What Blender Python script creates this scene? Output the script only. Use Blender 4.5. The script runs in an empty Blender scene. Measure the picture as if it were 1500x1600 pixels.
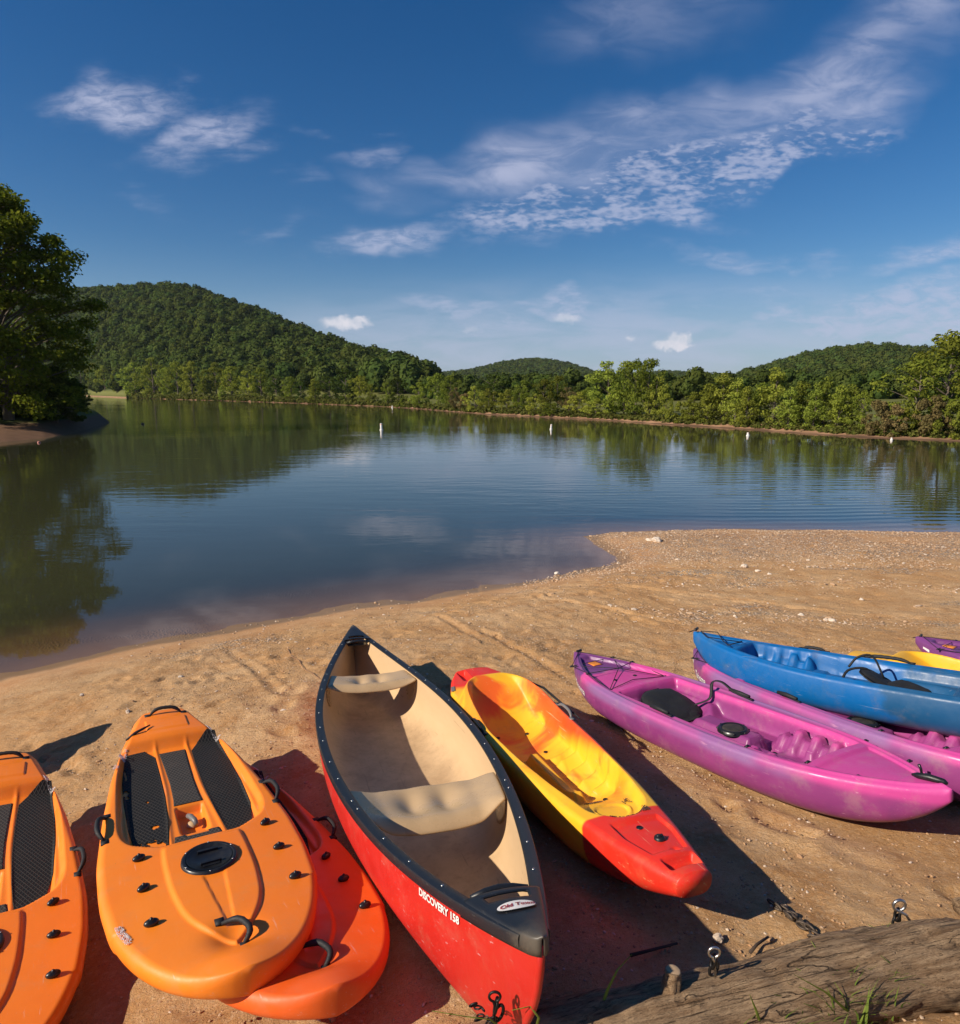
import bpy, bmesh, math, random
import numpy as np
from mathutils import Matrix, Vector, noise
random.seed(7); RNG = np.random.default_rng(7)
R = math.radians
scene = bpy.context.scene
col = scene.collection
# ------------------------------------------------------------------ camera
EYE = 3.6                                    # metres above the lake
FOC = 1040.0; PIT = math.atan(190/1040.0)
cam_d = bpy.data.cameras.new('camera'); cam = bpy.data.objects.new('camera', cam_d); col.objects.link(cam)
cam.location = (0, 0, EYE); cam.rotation_euler = (R(90) - PIT, 0, 0)
cam_d.sensor_fit = 'HORIZONTAL'; cam_d.sensor_width = 36; cam_d.lens = 36*FOC/1500
cam_d.clip_start = .05; cam_d.clip_end = 9000
scene.camera = cam
# ------------------------------------------------------------------ light
SUN_EL, SUN_AZ = 33.0, 25.0                  # shadows fall towards +x, turned 25 deg to +y
sun_d = bpy.data.lights.new('sun', 'SUN'); sun = bpy.data.objects.new('sun', sun_d); col.objects.link(sun)
sun_d.energy = 5.0; sun_d.angle = R(.53); sun_d.color = (1, .89, .74)
sdir = Vector((math.cos(R(SUN_AZ))*math.cos(R(SUN_EL)), math.sin(R(SUN_AZ))*math.cos(R(SUN_EL)), -math.sin(R(SUN_EL))))
sun.rotation_euler = sdir.to_track_quat('-Z', 'Y').to_euler()
scene.view_settings.view_transform = 'Standard'; scene.view_settings.look = 'None'
scene.view_settings.exposure = 0.28; scene.view_settings.gamma = 1
world = bpy.data.worlds.new('World'); scene.world = world; world.use_nodes = True
scene.cycles.max_bounces = 6; scene.cycles.transparent_max_bounces = 16
scene.cycles.sample_clamp_indirect = 4

class NT:
    """small node helper"""
    def __init__(s, tree): s.t = tree; s.n = tree.nodes; s.l = tree.links
    def node(s, typ, **kw):
        n = s.n.new(typ)
        for k, v in kw.items(): setattr(n, k, v)
        return n
    def link(s, a, b): s.l.new(a, b)
    def put(s, sock, v):
        if hasattr(v, 'links') or isinstance(v, bpy.types.NodeSocket): s.l.new(v, sock)
        elif v is not None: sock.default_value = v
    def math(s, op, a, b=None, c=None, clamp=False):
        n = s.node('ShaderNodeMath', operation=op, use_clamp=clamp)
        s.put(n.inputs[0], a); s.put(n.inputs[1], b); s.put(n.inputs[2], c); return n.outputs[0]
    def vmath(s, op, a, b=None):
        n = s.node('ShaderNodeVectorMath', operation=op); s.put(n.inputs[0], a); s.put(n.inputs[1], b)
        return n.outputs[0]
    def mix(s, f, a, b, blend='MIX'):
        n = s.node('ShaderNodeMix', data_type='RGBA', blend_type=blend)
        s.put(n.inputs[0], f)
        s.put(n.inputs[6], a if not isinstance(a, tuple) else (*a[:3], 1)); s.put(n.inputs[7], b if not isinstance(b, tuple) else (*b[:3], 1))
        return n.outputs[2]
    def noise(s, vec, scale, detail=4, rough=.55, dist=0.0, out=0):
        n = s.node('ShaderNodeTexNoise'); s.put(n.inputs['Vector'], vec); n.inputs['Scale'].default_value = scale
        n.inputs['Detail'].default_value = detail; n.inputs['Roughness'].default_value = rough; n.inputs['Distortion'].default_value = dist
        return n.outputs[out]
    def ramp(s, f, lo, hi, a=0., b=1., smooth=True):
        n = s.node('ShaderNodeMapRange', interpolation_type='SMOOTHSTEP' if smooth else 'LINEAR'); s.put(n.inputs[0], f)
        n.inputs[1].default_value = lo; n.inputs[2].default_value = hi; n.inputs[3].default_value = a; n.inputs[4].default_value = b
        return n.outputs[0]
    def sep(s, v):
        n = s.node('ShaderNodeSeparateXYZ'); s.put(n.inputs[0], v); return n.outputs
    def comb(s, x, y, z):
        n = s.node('ShaderNodeCombineXYZ'); s.put(n.inputs[0], x); s.put(n.inputs[1], y); s.put(n.inputs[2], z); return n.outputs[0]
    def bump(s, h, strength, dist, normal=None):
        n = s.node('ShaderNodeBump'); n.inputs['Strength'].default_value = strength; n.inputs['Distance'].default_value = dist
        s.put(n.inputs['Height'], h)
        if normal is not None: s.put(n.inputs['Normal'], normal)
        return n.outputs[0]

# ------------------------------------------------------------------ sky with clouds
W = NT(world.node_tree); W.n.clear()
sky = W.node('ShaderNodeTexSky', sky_type='NISHITA', sun_disc=False)
sky.sun_elevation = R(SUN_EL)
sky.sun_rotation = math.atan2(-sdir.x, -sdir.y)      # the sun stands behind and left of the camera
sky.altitude = 0; sky.air_density = 1.0; sky.dust_density = .12; sky.ozone_density = 3.8
tc = W.node('ShaderNodeTexCoord')
dx, dy, dz = W.sep(tc.outputs['Generated'])
ys = W.math('MAXIMUM', dy, .02)
U = W.math('DIVIDE', dx, ys); V = W.math('DIVIDE', dz, ys)         # direction in the frontal sky
zz = W.math('MAXIMUM', dz, .01)
P = W.comb(W.math('DIVIDE', dx, zz), W.math('DIVIDE', dy, zz), 0.)  # plane of the cloud layer
UV = W.comb(U, V, 0.)
def px_dir(px, py):
    X = (px-750)/FOC; u = -(py-800)/FOC; c, s = math.cos(PIT), math.sin(PIT)
    return X/(c+u*s), (-s+u*c)/(c+u*s)
warp = W.noise(UV, 5.0, 3, .5, out=1)
warpv = W.vmath('SCALE', W.vmath('SUBTRACT', warp, (.5, .5, .5)), None)
warpv.node.inputs['Scale'].default_value = .16
UVw = W.vmath('ADD', UV, warpv)
cloud = None
def ell(px, py, rx, ry, rot=0, soft=.9, w=1.0, vec=None):
    """soft ellipse round a direction, radii in the photo's pixel scale"""
    global cloud
    u0, v0 = px_dir(px, py)
    m = W.node('ShaderNodeMapping', vector_type='TEXTURE')
    m.inputs['Location'].default_value = (u0, v0, 0); m.inputs['Rotation'].default_value = (0, 0, R(rot))
    m.inputs['Scale'].default_value = (rx/FOC, ry/FOC, 1)
    W.put(m.inputs[0], UVw if vec is None else vec)
    ln = W.node('ShaderNodeVectorMath', operation='LENGTH'); W.link(m.outputs[0], ln.inputs[0])
    k = W.ramp(ln.outputs['Value'], 1.25, .1, 0, w)
    return k
def add(a, b): return b if a is None else W.math('MAXIMUM', a, b)
streak_vec = W.node('ShaderNodeMapping'); W.link(UV, streak_vec.inputs[0])
streak_vec.inputs['Rotation'].default_value = (0, 0, R(-18)); streak_vec.inputs['Scale'].default_value = (1, 3.2, 1)
n_fib = W.noise(streak_vec.outputs[0], 9, 7, .62, .6)
n_soft = W.noise(streak_vec.outputs[0], 4, 5, .5, .3)
flat_vec = W.node('ShaderNodeMapping'); W.link(UV, flat_vec.inputs[0]); flat_vec.inputs['Scale'].default_value = (1, 4.5, 1)
n_flat = W.noise(flat_vec.outputs[0], 7, 7, .6, .4)
cell_vec = W.node('ShaderNodeMapping'); W.link(UV, cell_vec.inputs[0])
cell_vec.inputs['Rotation'].default_value = (0, 0, R(-22)); cell_vec.inputs['Scale'].default_value = (1, 2.6, 1)
n_cell = W.noise(cell_vec.outputs[0], 62, 3, .5, .25)
# smooth wide veil of the big cloud
veil = None
for e in ((1400, 60, 240, 72, 33, .8, .75), (1290, 140, 230, 64, 26, .8, .85), (1120, 185, 260, 58, 18, .8, .95), (960, 215, 240, 60, 14, .8, 1.0), (830, 245, 170, 50, 12, .8, 1.05), (690, 270, 130, 26, 6, .8, .75),
          (1310, 185, 140, 40, 12, .8, .85), (605, 305, 100, 30, -14, .8, .5), (1010, 15, 170, 55, 8, .8, .4), (1480, 20, 200, 80, 35, .8, .55), (600, 320, 80, 16, 10, .8, .35)):
    veil = add(veil, ell(*e))
veil = W.math('MULTIPLY', veil, W.ramp(n_soft, .25, .62, .35, 1))
veil = W.math('MULTIPLY', veil, W.ramp(n_fib, .34, .66, .40, 1.12))
# rippled mackerel field below it
mack = None
for e in ((1010, 285, 320, 60, 14, .8, 1.0), (900, 335, 210, 36, 6, .8, 1.0), (1200, 262, 190, 28, 14, .8, 1.0), (1130, 235, 250, 50, 16, .8, .75), (1000, 345, 120, 30, 2, .8, .7)):
    mack = add(mack, ell(*e))
mack_e = W.ramp(mack, .0, .55, 0, 1)
gap = W.ramp(W.noise(cell_vec.outputs[0], 11, 4, .55, .4), .38, .60, -.10, .14)
mack = W.math('MULTIPLY', mack_e, W.ramp(W.math('ADD', n_cell, gap),   .36, .76, .10, 1))
mack = W.math('MULTIPLY', mack, W.ramp(n_fib, .3, .6, .75, 1.0))
# small ragged wisps
wisp = None
for e in ((195, 158, 130, 62, -8, .8, 1.0), (330, 222, 110, 50, 30, .8, .85), (385, 235, 70, 30, 10, .8, .55), (575, 243, 90, 26, 6, .8, .5), (598, 392, 120, 36, 4, .8, .95), (670, 378, 60, 20, 4, .8, .6),
          (300, 165, 50, 22, 20, .8, .4), (225, 325, 80, 40, -30, .8, .3), (460, 295, 60, 22, 0, .8, .35), (860, 380, 110, 22, 8, .8, .4),
          (700, 475, 120, 24, 2, .8, .75), (880, 465, 120, 30, 2, .8, .8), (1130, 405, 160, 24, 0, .8, .6), (1250, 412, 110, 18, 0, .8, .6), (1480, 405, 150, 28, 6, .8, .8),
          (1350, 478, 320, 50, 3, .8, .95), (1480, 490, 240, 62, 4, .8, .95), (1180, 455, 160, 22, 4, .8, .5), (1330, 525, 200, 22, 2, .8, .6), (640, 535, 130, 26, 0, .8, .6), (480, 215, 60, 14, 10, .8, .35), (90, 165, 40, 20, 0, .8, .4), (1080, 365, 120, 16, 6, .8, .4), (760, 505, 170, 38, 2, .8, .75), (900, 520, 260, 36, 2, .8, .6), (560, 480, 60, 12, 0, .8, .3), (1100, 500, 160, 30, 3, .8, .5), (420, 365, 80, 16, 5, .8, .3), (590, 207, 50, 12, 0, .8, .4)):
    wisp = add(wisp, ell(*e))
wisp = W.math('MULTIPLY', wisp, W.ramp(W.math('ADD', W.math('MULTIPLY', W.math('ADD', n_fib, n_flat), .5), W.math('MULTIPLY', W.math('SUBTRACT', wisp, .5), .35)), .35, .62, 0, 1))
fine_vec = W.node('ShaderNodeMapping'); W.link(UV, fine_vec.inputs[0]); fine_vec.inputs['Rotation'].default_value = (0, 0, R(-8)); fine_vec.inputs['Scale'].default_value = (1, 2.8, 1)
n_fine = W.noise(fine_vec.outputs[0], 27, 6, .65, .5)
wisp = W.math('MULTIPLY', wisp, W.ramp(n_fine, .34, .64, .42, 1.15))
# low haze band of thin cloud
low = ell(900, 540, 800, 100, 2, .8, .80, UV)
low = W.math('MULTIPLY', low, W.ramp(n_flat, .34, .64, .30, 1))
# puffy little cumulus
puffw = W.noise(UV, 60, 4, .55, out=1)
pv = W.vmath('SCALE', W.vmath('SUBTRACT', puffw, (.5, .5, .5)), None); pv.node.inputs['Scale'].default_value = .022
UVp = W.vmath('ADD', UV, pv)
puff = None
for e in ((535, 505, 44, 13, 0, .8, 1), (560, 503, 26, 9, 0, .8, 1), (1052, 540, 38, 11, 0, .8, 1.2), (1062, 530, 22, 15, 0, .8, 1.2), (885, 498, 34, 12, 0, .8, .6),
          (985, 527, 14, 7, 0, .8, .6), (735, 515, 22, 9, 0, .8, .4)):
    puff = add(puff, ell(*e, vec=UVp))
puff = W.math('MULTIPLY', W.ramp(puff, .15, .95, 0, 1), W.ramp(W.noise(UV, 34, 5, .6), .3, .6, .55, .95))
d = W.math('MAXIMUM', W.math('MAXIMUM', veil, mack), W.math('MAXIMUM', wisp, low))
d = W.math('MULTIPLY', d, .66)
front = W.ramp(dy, .02, .15); up_ = W.ramp(dz, -.01, .03)
# outside the frontal sky: thin cloud streaks from the same sort of noise
n_far = W.noise(P, 1.3, 6, .6, .6)
side = W.math('MULTIPLY', W.math('MULTIPLY', W.ramp(n_far, .56, .78, 0, .45), up_), W.ramp(dy, .35, .0))
fr = W.math('MULTIPLY', front, up_)
d = W.math('MAXIMUM', W.math('MULTIPLY', d, fr), side)
puff = W.math('MULTIPLY', puff, fr)
SKY = 0.068
hsv = W.node('ShaderNodeHueSaturation'); hsv.inputs['Saturation'].default_value = 1.34; hsv.inputs['Hue'].default_value = .506; W.link(sky.outputs[0], hsv.inputs['Color'])
hz = W.math('MULTIPLY', W.ramp(dz, .20, .0), .60)           # pale air low over the horizon
skyc = W.mix(hz, hsv.outputs[0], (3.1, 4.5, 6.9))
c1 = W.mix(d, skyc, (6.3, 6.7, 8.9))
c2 = W.mix(puff, c1, (9.6, 9.4, 10.2))
bg = W.node('ShaderNodeBackground'); W.link(c2, bg.inputs[0]); bg.inputs[1].default_value = SKY
wo = W.node('ShaderNodeOutputWorld'); W.link(bg.outputs[0], wo.inputs[0])

# ------------------------------------------------------------------ projection helpers (real points on the real ground)
c_, s_ = math.cos(PIT), math.sin(PIT)
def ray(px, py):
    X = (px-750)/FOC; u = -(py-800)/FOC
    return np.array([X, c_+u*s_, -s_+u*c_])
def onz(px, py, z=0.):
    d = ray(px, py); t = (z-EYE)/d[2]; return np.array([0, 0, EYE])+t*d
def bearing(px): return (px-750)/FOC*c_
def height_at(px, py, Y):
    d = ray(px, py); return EYE + Y*d[2]/d[1]
spx = [(-500,1270),(-200,1130),(0,1052),(150,1018),(300,992),(450,965),(600,940),(750,920),(860,900),(940,884),(962,876),(950,862),(920,846),(915,838),(960,831),(1100,827),(1300,829),(1500,832),(2200,836),(4000,840)]
shore = np.array([onz(*p)[:2] for p in spx])
poly = np.vstack([shore, [(60,-60),(-60,-60)]])
def sdist(x, y):
    """signed distance to the near shoreline, positive on land (arrays)"""
    x = np.asarray(x, float); y = np.asarray(y, float)
    D = np.full(x.shape, 1e9)
    for i in range(len(shore)-1):
        a, b = shore[i], shore[i+1]; ab = b-a
        t = np.clip(((x-a[0])*ab[0]+(y-a[1])*ab[1])/(ab@ab), 0, 1)
        D = np.minimum(D, np.hypot(x-a[0]-ab[0]*t, y-a[1]-ab[1]*t))
    ins = np.zeros(x.shape, bool); n = len(poly)
    for i in range(n):
        x1, y1 = poly[i]; x2, y2 = poly[(i+1) % n]
        if y1 == y2: continue
        cr = ((y1 > y) != (y2 > y)) & (x < (x2-x1)*(y-y1)/(y2-y1)+x1)
        ins ^= cr
    return np.where(ins, D, -D)
PY = [-60,-10,0,2,3.7,6,8,10,12,14,16,18,30]; PH = [3.2,2.2,1.8,1.5,1.25,.92,.68,.46,.30,.20,.13,.1,.1]
LOGX = [-.3,.2,.6,1.0,1.26,1.5,1.7,2.3,3.5]; LOGY = [1.63,1.62,1.65,1.73,1.81,1.88,1.86,1.88,1.95]
def sm_(x, a, b):
    t = np.clip((x-a)/(b-a), 0, 1); return t*t*(3-2*t)
def ground(x, y):
    x = np.asarray(x, float); y = np.asarray(y, float)
    d = sdist(x, y); a = np.where(d < .5, .2*d*d+.06*d, .2*d-.02)*1.0
    p = np.interp(y, PY, PH)-.13*np.exp(-((x+1.9)**2+(y-1.4)**2)/1.8)
    yl_ = np.interp(x, LOGX, LOGY); p = p+(.04*sm_(x, .2, .8)+.07*sm_(x, .9, 1.35))*sm_(yl_-y, -.06, .10)
    k = .08; h = np.clip(.5+.5*(p-a)/k/2, 0, 1)
    land = p*(1-h)+a*h-k*h*(1-h)
    dd = -d
    return np.where(d < 0, -np.minimum(3, np.where(dd < 1.8, .075*dd, .135+.16*(dd-1.8))), np.maximum(land, .035*np.minimum(d,1)))
def g1(x, y): return float(ground(np.array([x]), np.array([y]))[0])

# ------------------------------------------------------------------ mesh helpers
def mesh_np(name, verts, faces, mat=None, smooth=True, mats=None, midx=None):
    """faces: (n,k) integer array with one k, or a list of such arrays"""
    me = bpy.data.meshes.new(name)
    if isinstance(faces, np.ndarray): faces = [faces]
    verts = np.asarray(verts, np.float32)
    me.vertices.add(len(verts)); me.vertices.foreach_set('co', verts.ravel())
    nl = sum(f.size for f in faces); nf = sum(len(f) for f in faces)
    me.loops.add(nl); me.loops.foreach_set('vertex_index', np.concatenate([f.ravel() for f in faces]).astype(np.int32))
    me.polygons.add(nf)
    tot = np.concatenate([np.full(len(f), f.shape[1]) for f in faces]); st = np.concatenate([[0], np.cumsum(tot)[:-1]])
    me.polygons.foreach_set('loop_start', st.astype(np.int32)); me.polygons.foreach_set('loop_total', tot.astype(np.int32))
    me.polygons.foreach_set('use_smooth', np.full(nf, smooth))
    for m in (mats or ([mat] if mat else [])): me.materials.append(m)
    if midx is not None: me.polygons.foreach_set('material_index', np.asarray(midx, np.int32))
    me.update(); me.validate()
    return me
def link(name, me, parent=None, loc=None):
    o = bpy.data.objects.new(name, me); col.objects.link(o)
    if parent is not None: o.parent = parent
    if loc is not None: o.location = loc
    return o
def tag(o, label=None, cat=None, group=None, kind=None):
    if label: o['label'] = label
    if cat: o['category'] = cat
    if group: o['group'] = group
    if kind: o['kind'] = kind
    return o
def empty(name, M=None, loc=None):
    o = bpy.data.objects.new(name, None); col.objects.link(o); o.empty_display_size = .2
    if M is not None: o.matrix_world = M
    if loc is not None: o.location = loc
    return o
def children(o): return [c for c in bpy.data.objects if c.parent == o]
def copy_tree(o, parent=None):
    kids = KIDS.get(o.name)
    if kids is None: kids = KIDS[o.name] = children(o)
    c = o.copy(); col.objects.link(c)
    if parent is not None: c.parent = parent
    for ch in kids: copy_tree(ch, c)
    return c
KIDS = {}
def grid_faces(nu, nv, closed_v=False):
    i, j = np.meshgrid(np.arange(nu-1), np.arange(nv if closed_v else nv-1), indexing='ij')
    a = i*nv+j; b = i*nv+(j+1) % nv; c = (i+1)*nv+(j+1) % nv; d = (i+1)*nv+j
    return np.stack([a, b, c, d], -1).reshape(-1, 4)
def tube(points, radius, n=8, closed=False, cap=True):
    """verts, faces of a tube along points; radius scalar or list"""
    pts = [Vector(p) for p in points]; m = len(pts); V_ = []
    rad = radius if hasattr(radius, '__len__') else [radius]*m
    prev = None
    for i, p in enumerate(pts):
        if closed: tdir = pts[(i+1) % m]-pts[i-1]
        else: tdir = pts[min(i+1, m-1)]-pts[max(i-1, 0)]
        tdir.normalize()
        if prev is None:
            prev = tdir.orthogonal().normalized()
        prev = (prev-tdir*prev.dot(tdir)).normalized(); q = tdir.cross(prev)
        for k in range(n):
            a = 2*math.pi*k/n; V_.append(p+(prev*math.cos(a)+q*math.sin(a))*rad[i])
    V_ = np.array([tuple(v) for v in V_])
    F = grid_faces(m, n, True)
    if closed:
        k = np.arange(n); F = np.vstack([F, np.stack([(m-1)*n+k, (m-1)*n+(k+1) % n, (k+1) % n, k], 1)])
        return V_, [F]
    Fs = [F]
    if cap:
        Fs.append(np.arange(n)[None, ::-1]); Fs.append(((m-1)*n+np.arange(n))[None, :])
    return V_, Fs
def join(parts):
    """parts: list of (verts, [faces]) -> one"""
    off = 0; VV = []; by = {}
    for v, fs in parts:
        VV.append(v)
        for f in (fs if isinstance(fs, list) else [fs]):
            by.setdefault(f.shape[1], []).append(f+off)
        off += len(v)
    return np.vstack(VV), [np.vstack(x) for x in by.values()]
def curve_pts(pts, k=5):
    """Catmull-Rom through the points"""
    P_ = [np.array(tuple(p), float) for p in pts]; P_ = [2*P_[0]-P_[1]]+P_+[2*P_[-1]-P_[-2]]; out = []
    for i in range(1, len(P_)-2):
        for j in range(k):
            t = j/k; a, b, c, d = P_[i-1:i+3]
            out.append(tuple(.5*((2*b)+(c-a)*t+(2*a-5*b+4*c-d)*t*t+(3*b-a-3*c+d)*t**3)))
    out.append(tuple(P_[-2])); return out
def box(cx, cy, cz, sx, sy, sz):
    v = np.array([(x, y, z) for x in (-1, 1) for y in (-1, 1) for z in (-1, 1)])*np.array([sx, sy, sz])/2+np.array([cx, cy, cz])
    f = np.array([(0,1,3,2),(4,6,7,5),(0,4,5,1),(2,3,7,6),(0,2,6,4),(1,5,7,3)])
    return v, [f]
def bm_mesh(name, bm, mat, smooth=True):
    me = bpy.data.meshes.new(name); bm.to_mesh(me); bm.free()
    if mat: me.materials.append(mat)
    if smooth:
        for p in me.polygons: p.use_smooth = True
    return me
def rot_np(v, M): return (np.asarray(v)@np.array(M.to_3x3()).T)+np.array(M.translation)
def sm(x, a, b):
    t = np.clip((np.asarray(x, float)-a)/(b-a), 0, 1); return t*t*(3-2*t)
def fnoise(P_, scale, octv=3):
    return np.array([noise.fractal(Vector(p)*scale, .9, 2.1, octv) for p in P_])

# ------------------------------------------------------------------ materials
def material(name):
    m = bpy.data.materials.new(name); m.use_nodes = True; t = NT(m.node_tree); t.n.clear()
    out = t.node('ShaderNodeOutputMaterial'); return m, t, out
def principled(t, out, color, rough=.5, normal=None, metal=0., spec=.5, **kw):
    p = t.node('ShaderNodeBsdfPrincipled'); t.link(p.outputs[0], out.inputs[0])
    t.put(p.inputs['Base Color'], (*color, 1) if isinstance(color, tuple) else color)
    t.put(p.inputs['Roughness'], rough); t.put(p.inputs['Metallic'], metal); t.put(p.inputs['Specular IOR Level'], spec)
    if normal is not None: t.put(p.inputs['Normal'], normal)
    for k, v in kw.items(): t.put(p.inputs[k], v)
    return p
def obco(t):
    n = t.node('ShaderNodeTexCoord'); return n.outputs['Object']
def plastic(name, base, alt=None, rough=.42, dirt=(.30, .19, .10), dirt_amt=.35, scratch=.5, alt_scale=2.2, zones=None, bumpd=.0015, low_dirt=0.0):
    """moulded polyethylene: dull gloss, scuffs, sand dust; zones = callable(t, color, co) -> color"""
    m, t, out = material(name); co = obco(t)
    c = (*base, 1)
    cc = t.mix(t.ramp(t.noise(co, alt_scale, 3, .5, .8), .42, .60), base, alt) if alt else t.mix(t.noise(co, 3, 2), base, tuple(x*.9 for x in base))
    if zones: cc = zones(t, cc, co)
    mp = t.node('ShaderNodeMapping'); t.link(co, mp.inputs[0]); mp.inputs['Scale'].default_value = (9, 1.2, 9)
    sc = t.ramp(t.noise(mp.outputs[0], 16, 5, .65, .4), .60, .74)
    big = t.ramp(t.noise(co, 2.6, 4, .6), .42, .68)
    scr = t.math('MULTIPLY', t.math('MULTIPLY', sc, big), scratch)
    cc = t.mix(scr, cc, tuple(min(1, x*.6+.32) for x in base))
    ml = t.node('ShaderNodeMapping'); t.link(co, ml.inputs[0]); ml.inputs['Scale'].default_value = (70, 1.6, 70); ml.inputs['Rotation'].default_value = (.02, .03, .06)
    ml2 = t.node('ShaderNodeMapping'); t.link(co, ml2.inputs[0]); ml2.inputs['Scale'].default_value = (60, 2.5, 60); ml2.inputs['Rotation'].default_value = (0, 0, -.35)
    l1 = t.math('MULTIPLY', t.ramp(t.noise(ml.outputs[0], 1.0, 3, .6), .655, .70), t.ramp(t.noise(co, 3.5, 3), .42, .58))
    l2 = t.math('MULTIPLY', t.ramp(t.noise(ml2.outputs[0], 1.0, 3, .6), .69, .72), t.ramp(t.noise(co, 2.7, 3), .50, .60))
    cc = t.mix(t.math('MULTIPLY', t.math('MAXIMUM', l1, l2), min(.75, .30+scratch*.5)), cc, tuple(min(1, x*.55+.28) for x in base))
    du = t.math('MULTIPLY', t.ramp(t.noise(co, 7, 6, .7), .50, .78), dirt_amt)
    cc = t.mix(du, cc, dirt)
    fine = t.math('MULTIPLY', t.ramp(t.noise(co, 120, 3, .6), .60, .74), dirt_amt*.9)
    cc = t.mix(t.math('MULTIPLY', fine, big), cc, dirt)
    spk = t.math('MULTIPLY', t.ramp(t.noise(co, 75, 4, .75), .70, .735), t.ramp(t.noise(co, 4, 3), .38, .6)); cc = t.mix(t.math('MULTIPLY', spk, .7), cc, tuple(x*.45 for x in dirt))
    if low_dirt:
        z = t.sep(co)[2]
        ld = t.math('MULTIPLY', t.ramp(t.math('ADD', z, t.math('MULTIPLY', t.noise(co, 5, 5, .7), .16)), .19, .07), low_dirt)
        cc = t.mix(ld, cc, tuple(x*.8 for x in dirt))
    rg = t.ramp(t.noise(co, 9, 5, .65), .3, .75, rough-.08, rough+.2)
    b = t.bump(t.noise(co, 260, 2, .5), .25, .0006)
    b = t.bump(t.noise(co, 11, 3, .5), .5, bumpd*2, b)
    principled(t, out, cc, rg, b, spec=.45)
    return m

def m_simple(name, c, rough=.5, metal=0., nscale=40, var=.35, bumpd=.0004, spec=.5):
    m, t, out = material(name); co = obco(t)
    n = t.noise(co, nscale, 4, .6)
    cc = t.mix(n, tuple(x*(1-var) for x in c), tuple(min(1, x*(1+var)) for x in c))
    principled(t, out, cc, t.ramp(n, .3, .7, max(.02, rough-.1), rough+.1), t.bump(n, .4, bumpd), metal, spec)
    return m
ORANGE = (.97, .255, .018)
def orange_zone(t, c, co):
    s = t.ramp(t.noise(co, 1.4, 2), .35, .65)
    return t.mix(s, c, (.92, .215, .014))
M_orange = plastic('orange_plastic', ORANGE, None, .40, (.46, .27, .14), .20, .30, zones=orange_zone)
M_pad = None
def pad_material():
    m, t, out = material('diamond_foam'); co = obco(t)
    def line(ang):
        mp = t.node('ShaderNodeMapping'); t.link(co, mp.inputs[0]); mp.inputs['Rotation'].default_value = (0, 0, R(ang))
        x = t.sep(mp.outputs[0])[0]
        f = t.math('ABSOLUTE', t.math('SUBTRACT', t.math('FRACT', t.math('MULTIPLY', x, 58.)), .5))
        return t.ramp(f, .36, .46)
    g = t.math('MAXIMUM', line(29), line(-29))
    cc = t.mix(g, (.008, .008, .008), (.042, .037, .032))
    du = t.math('MULTIPLY', t.ramp(t.noise(co, 6, 5, .7), .45, .75), .3)
    cc = t.mix(du, cc, (.045, .034, .026))
    principled(t, out, cc, .72, t.bump(g, .9, .002), spec=.3)
    return m
M_pad = pad_material()
def pad_mat2():
    m = M_pad.copy(); m.name = 'grey_foam'
    return m
M_black = m_simple('black_plastic', (.012, .012, .013), .38, nscale=30, var=.5)
M_rubber = m_simple('black_webbing', (.010, .010, .011), .7, nscale=200, var=.6, bumpd=.0015)
def vinyl():
    m, t, out = material('black_vinyl'); co = obco(t)
    mp = t.node('ShaderNodeMapping'); t.link(co, mp.inputs[0]); mp.inputs['Scale'].default_value = (6, 1, 6)
    sc = t.ramp(t.noise(mp.outputs[0], 30, 6, .7), .58, .74)
    cc = t.mix(t.noise(co, 5, 4, .6), (.006, .008, .012), (.015, .017, .022))
    yy = t.math('ABSOLUTE', t.sep(co)[1])
    tipd = t.math('MULTIPLY', t.ramp(t.math('ADD', yy, t.math('MULTIPLY', t.noise(co, 9, 4, .7), .2)), 2.36, 2.48), .5)
    cc = t.mix(t.math('MULTIPLY', sc, .6), cc, (.16, .15, .13))
    cc = t.mix(tipd, cc, (.17, .14, .10))
    principled(t, out, cc, t.ramp(sc, 0, 1, .42, .65), t.bump(t.noise(co, 300, 2), .3, .0006), spec=.5)
    return m
M_vinyl = vinyl()
def red_zone(t, c, co):
    return t.mix(t.ramp(t.noise(co, 1.2, 2), .3, .7), c, (.52, .020, .013))
M_red = plastic('red_hull', (.56, .024, .016), None, .40, (.42, .22, .14), .26, .75, zones=red_zone, low_dirt=.3)
def tan_mat():
    m, t, out = material('tan_interior'); co = obco(t)
    mp = t.node('ShaderNodeMapping'); t.link(co, mp.inputs[0]); mp.inputs['Scale'].default_value = (5, 1.2, 5)
    cc = t.mix(t.noise(mp.outputs[0], 4, 5, .6), (.56, .375, .20), (.63, .44, .255))
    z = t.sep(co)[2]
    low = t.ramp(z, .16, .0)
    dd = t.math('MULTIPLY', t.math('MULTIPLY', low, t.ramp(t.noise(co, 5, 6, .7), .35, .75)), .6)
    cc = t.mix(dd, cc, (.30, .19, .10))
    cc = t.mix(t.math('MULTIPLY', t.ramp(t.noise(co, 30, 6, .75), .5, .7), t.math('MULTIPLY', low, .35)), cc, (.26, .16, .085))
    mk2 = t.node('ShaderNodeMapping'); t.link(co, mk2.inputs[0]); mk2.inputs['Scale'].default_value = (50, 2, 50); mk2.inputs['Rotation'].default_value = (0, 0, .2)
    cc = t.mix(t.math('MULTIPLY', t.ramp(t.noise(mk2.outputs[0], 1., 3, .6), .66, .70), .5), cc, (.33, .22, .12))
    sp = t.math('MULTIPLY', t.ramp(t.noise(co, 45, 5, .75), .66, .71), t.ramp(t.noise(co, 3, 3), .4, .7))
    cc = t.mix(t.math('MULTIPLY', sp, low), cc, (.07, .045, .03))
    principled(t, out, cc, .5, t.bump(t.noise(co, 20, 3), .3, .001), spec=.35)
    return m
M_tan = tan_mat()
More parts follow.
